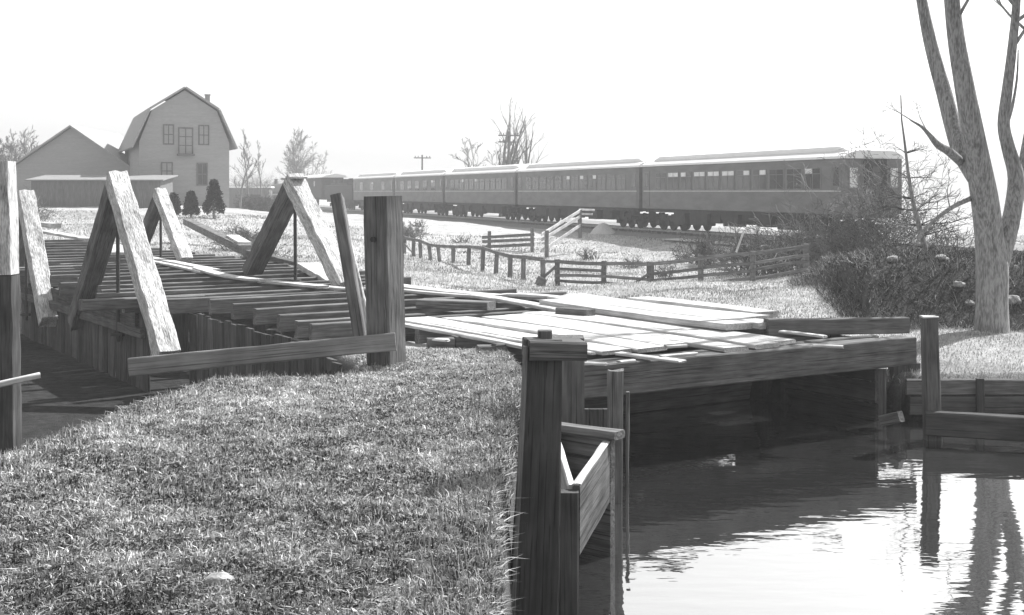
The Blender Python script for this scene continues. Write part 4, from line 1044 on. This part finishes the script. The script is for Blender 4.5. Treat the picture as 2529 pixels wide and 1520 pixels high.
# loose scraps at the ends over the beam
def scrap(a, b_, w_, label, Y0=12.9, Y1=12.6, m='plank', z=None):
    p, q = W(a[0], a[1], Y0), W(b_[0], b_[1], Y1)
    return tag(timber('plank_scrap', p, q, w_, .03, m, None, ends=.03), label, 'plank', 'broken plank ends over the heavy beam')
def gscrap(a, b_, z, w_, label):
    p, q = G(a[0], a[1], z), G(b_[0], b_[1], z); return tag(timber('plank_scrap', p, q, w_, .03, 'plank', None, ends=.03), label, 'plank', 'broken plank ends over the heavy beam')
gscrap((1490, 853), (1645, 872), -1.72, .12, 'broken slat crossing the heavy beam just behind the thin water stake')
gscrap((1592, 860), (1678, 853), -1.70, .07, 'short splinter crossing over the broken slat')
gscrap((1410, 876), (1460, 878), -1.73, .10, 'small splinter right of the foreground post top')
gscrap((1492, 874), (1530, 870), -1.72, .07, 'tiny chip of wood on the heavy beam, lowest of the scraps')
gscrap((1605, 836), (1655, 834), -1.68, .08, 'small slat end beside the ragged middle planks')
gscrap((1962, 834), (2030, 837), -1.71, .06, 'short lath sticking out on the heavy beam under the curb timber')
gscrap((1050, 819), (1080, 821), -1.78, .12, 'small board end in the grass below the near planks')
gscrap((1160, 838), (1215, 834), -1.80, .14, 'wider board end in the grass left of the foreground post')
gscrap((1885, 800), (1990, 812), -1.68, .10, 'thin slat in front of the left end of the curb timber')
for i, (x, y, lb) in enumerate(((1062, 828, 'stub of wood under the outer plank, the left one of two'), (1185, 846, 'stub of wood under the outer plank, close to the foreground post'))):
    p = G(x, y, -1.83); tag(timber('support_block', (p.x - .16, p.y, -1.84), (p.x + .16, p.y + .05, -1.84), .2, .14, 'timber'), lb, 'block')

# foreground post group
fpost = empty('mooring_post', (.12, 7.5, -2.8), 0, 'heavy dark foreground post with a notched top at the water edge', 'post')
def fp(x, y, Y): return W(x, y, Y)
timber('post', fp(1283, 1560, 7.45), fp(1310, 818, 7.55), .31, .24, 'wet', fpost, up=(0, 1, 0), taper=.72, segs=22, rough=.008)
timber('tenon', fp(1314, 815, 7.6), fp(1314, 797, 7.6), .085, .1, 'wet', fpost, up=(0, 1, 0))
timber('cap_block', fp(1268, 840, 7.52), fp(1404, 843, 7.58), .27, .115, 'timber', fpost, rough=.008)
timber('side_strip', fp(1232, 1560, 7.32), fp(1268, 835, 7.42), .03, .05, 'timber', fpost, up=(0, 1, 0))
tag(timber('square_pile', fp(1371, 1300, 10.3), fp(1371, 812, 10.3), .25, .25, 'timber', None, up=(0, 1, 0)), 'square pile just behind the heavy foreground post', 'pile')
stake = empty('water_stake', (.77, 11.1, -2.8), 0, 'thin split stake rising from the water right of the foreground post', 'stake')
timber('stake', fp(1481, 1320, 11.1), fp(1484, 893, 11.1), .14, .12, 'timber', stake, up=(0, 1, 0), rough=.008, ends=.03)
timber('batten', fp(1512, 1200, 11.6), fp(1514, 945, 11.6), .03, .06, 'timber', stake, up=(0, 1, 0))
# sluice box with its V of boards
box_ = empty('sluice_box', (.45, 8.8, -2.7), 0, 'V-shaped box of boards in the water beside the foreground post', 'sluice box')
zt = -1.9; ap_ = Vector((.385, 8.05, 0)); lf = Vector((.345, 9.75, 0)); rt = Vector((.715, 9.4, 0))
def upboard(name, a, b_, z0, z1, th, m):
    c0 = Vector((a.x, a.y, (z0 + z1) / 2)); c1 = Vector((b_.x, b_.y, (z0 + z1) / 2)); return timber(name, c0, c1, th, z1 - z0, m, box_, rough=.004)
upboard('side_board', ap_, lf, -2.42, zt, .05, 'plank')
upboard('side_board', ap_ + Vector((.03, -.02, 0)), rt, -2.36, zt, .05, 'wet')  # dark colour paints the shade on this face
timber('worn_edge', (ap_.x + .03, ap_.y - .02, zt + .008), (rt.x, rt.y, zt + .008), .055, .012, 'plank', box_)  # pale strip paints sunlight along the board's top edge
timber('corner_pile', (.365, 8.0, -3.0), (.365, 8.0, -1.93), .13, .10, 'wet', box_, up=(0, 1, 0))
upboard('back_board', lf + Vector((0, .05, 0)), rt + Vector((.05, .05, 0)), -2.95, zt + .02, .06, 'timber')
timber('cap_rail', lf + Vector((-.02, .0, zt + .055)), rt + Vector((.1, .0, zt + .055)), .16, .06, 'timber', box_)
bh = empty('bulkhead', (.7, 11.9, -2.7), 0, 'dark boarded bulkhead under the left end of the heavy beam', 'bulkhead')
for i in range(5): timber('board', Vector((.42 + i * .13, 12.0, -2.95)), Vector((.42 + i * .13, 12.0, -2.10)), .125, .05, 'wet', bh, up=(0, 1, 0))

# right bank timbers
rpost = empty('bank_post', (4.5, 13.85, -2.7), 0, 'weathered round-backed post standing on the low log at right', 'post')
timber('post', fp(2250, 1075, 13.85), fp(2240, 762, 13.85), .175, .15, 'timber', rpost, up=(0, 1, 0), taper=.9, rough=.01)
timber('cap', fp(2221, 764, 13.85), fp(2258, 764, 13.85), .16, .02, 'plank', rpost)
l0, l1 = W(2228, 1000, 13.8), W(2640, 1050, 12.6)
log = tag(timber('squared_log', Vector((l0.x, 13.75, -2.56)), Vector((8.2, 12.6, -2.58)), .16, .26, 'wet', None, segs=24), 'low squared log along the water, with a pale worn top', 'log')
wt = timber('worn_top', Vector((l0.x, 13.75, -2.424)), Vector((8.2, 12.6, -2.444)), .14, .012, 'plank', None, segs=24)  # thin pale strip standing for sun on the log's upper face
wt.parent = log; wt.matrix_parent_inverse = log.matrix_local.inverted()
lb_ = tag(timber('log_butt', Vector((4.16, 13.98, -2.58)), Vector((4.32, 13.8, -2.50)), .10, .12, 'timber'), 'splintered butt of wood at the foot of the weathered right post', 'wood piece')
rw = empty('creek_wall', (7, 15, -2.4), 0, 'low retaining wall of long planks along the right bank', 'retaining wall')
timber('plank', Vector((4.75, 14.98, -2.36)), Vector((14, 15.1, -2.36)), .06, .19, 'timber', rw, segs=24)
timber('plank', Vector((4.78, 14.95, -2.58)), Vector((14, 15.07, -2.58)), .06, .22, 'wet', rw, segs=24)
for x_ in (5.6, 7.4, 9.6): timber('stake', Vector((x_, 14.86, -3.0)), Vector((x_, 14.88, -2.24)), .09, .07, 'wet', rw, up=(0, 1, 0))

# logs and boards lying beyond the truss
for (a, b_, Y0, Y1, w_, h_, mm, lb) in (((452, 535), (590, 602), 52, 37, .35, .25, 'timber', 'long squared log running away left of the central truss'), ((560, 570), (590, 588), 41, 37.5, .4, .1, 'plank', 'white board end lying on the long squared log'),
        ((690, 640), (745, 668), 31, 28, .3, .2, 'timber', 'dark log seen between the legs of the central truss'), ((742, 640), (828, 690), 27.5, 24.5, .5, .12, 'plank', 'broad pale board leaning behind the pitted truss leg'), ((600, 610), (760, 650), 33, 29, .2, .16, 'timber', 'thin log crossing behind the central truss'),
        ((92, 540), (135, 545), 34, 33, .3, .12, 'plank', 'short pale board at the far joists right of the left truss'), ((90, 556), (215, 578), 33, 30, .3, .06, 'plank', 'long pale board across the far joists beside the left truss'), ((258, 592), (300, 612), 29, 27, .6, .06, 'plank', 'wide pale board seen through the near left truss')):
    p, q = W(a[0], a[1], Y0), W(b_[0], b_[1], Y1); tag(timber('log' if 'log' in lb else 'plank', p, q, w_, h_, mm, None, rough=.015), lb, 'log' if 'log' in lb else 'plank')

# stones
def stone(x, y, r, label, seed, zoff=0.0, flat=.6):
    rng = random.Random(seed); import bmesh
    bm_ = bmesh.new(); bmesh.ops.create_icosphere(bm_, subdivisions=3, radius=r)
    for v in bm_.verts:
        nn = mnoise.noise(v.co * (1.6 / r) + Vector((seed * 7, 0, 0))); v.co *= 1 + nn * .35; v.co.z *= flat
    me = bpy.data.meshes.new('stone'); bm_.to_mesh(me); bm_.free(); me.materials.append(M['stone'])
    o = bpy.data.objects.new('stone', me); COL.objects.link(o); o.location = (x, y, gz(x, y) + r * flat * .35 + zoff); o.rotation_euler = (0, 0, rng.uniform(0, 6)); return tag(o, label, 'stone')
p = G(528, 1388, -1.62); stone(p.x, p.y, .055, 'small pale stone lying in the near grass', 1, flat=.5)
for i, (xd, yd, r, z, lb) in enumerate(((2152, 20.3, .13, -2.3, 'flat pale stone, farthest up the brambly bank'), (2270, 20.3, .12, -2.3, 'flat pale stone halfway between the sapling and big tree'), (2310, 19.7, .12, -2.15, 'rounded white stone on the dark bank left of the big tree'), (2442, 19.5, .15, -2.15, 'white stone on the dark bank right of the big tree trunk'), (2338, 19.4, .09, -2.15, 'upright pale stone touching the left side of the big trunk'), (1462, 655, .12, -3.2, 'stone on the far field'),)[:5]):
    p = W(xd, 600, yd); stone(p.x, p.y, r * .85, lb, 5 + i, -.02, .62)
# small weed clumps on the near bank
for i, (xd, yd, z, h_, lb) in enumerate(((920, 1000, -1.70, .10, 'clump of coarse weeds in the middle of the near bank'), (770, 880, -1.78, .16, 'spray of dry stems before the kick board'), (1215, 1000, -1.70, .22, 'upright weeds against the left side of the foreground post'), (640, 905, -1.76, .12, 'low dry stems at the bank edge under the kick board'))):
    p = G(xd, yd, z); thicket('weed_clump', [(p.x, p.y)], h_, lb, 80 + i, 'brushtwig' if i in (0, 2) else 'twig', 26, .0018, 'weeds', 1, foot=.035)

# ------------------------------------------------------------------ haze
hm = bpy.data.materials.new('haze_air'); hm.use_nodes = True
n, l = hm.node_tree.nodes, hm.node_tree.links; n.remove(n['Principled BSDF'])
pv = n.new('ShaderNodeVolumePrincipled'); pv.inputs['Color'].default_value = (.97, .97, .97, 1); pv.inputs['Density'].default_value = .0015
l.new(pv.outputs[0], n['Material Output'].inputs['Volume'])
h = MB(); h.box((0, 440, 5), (3200, 960, 20)); hz = h.build('haze', hm); tag(hz, kind='stuff')
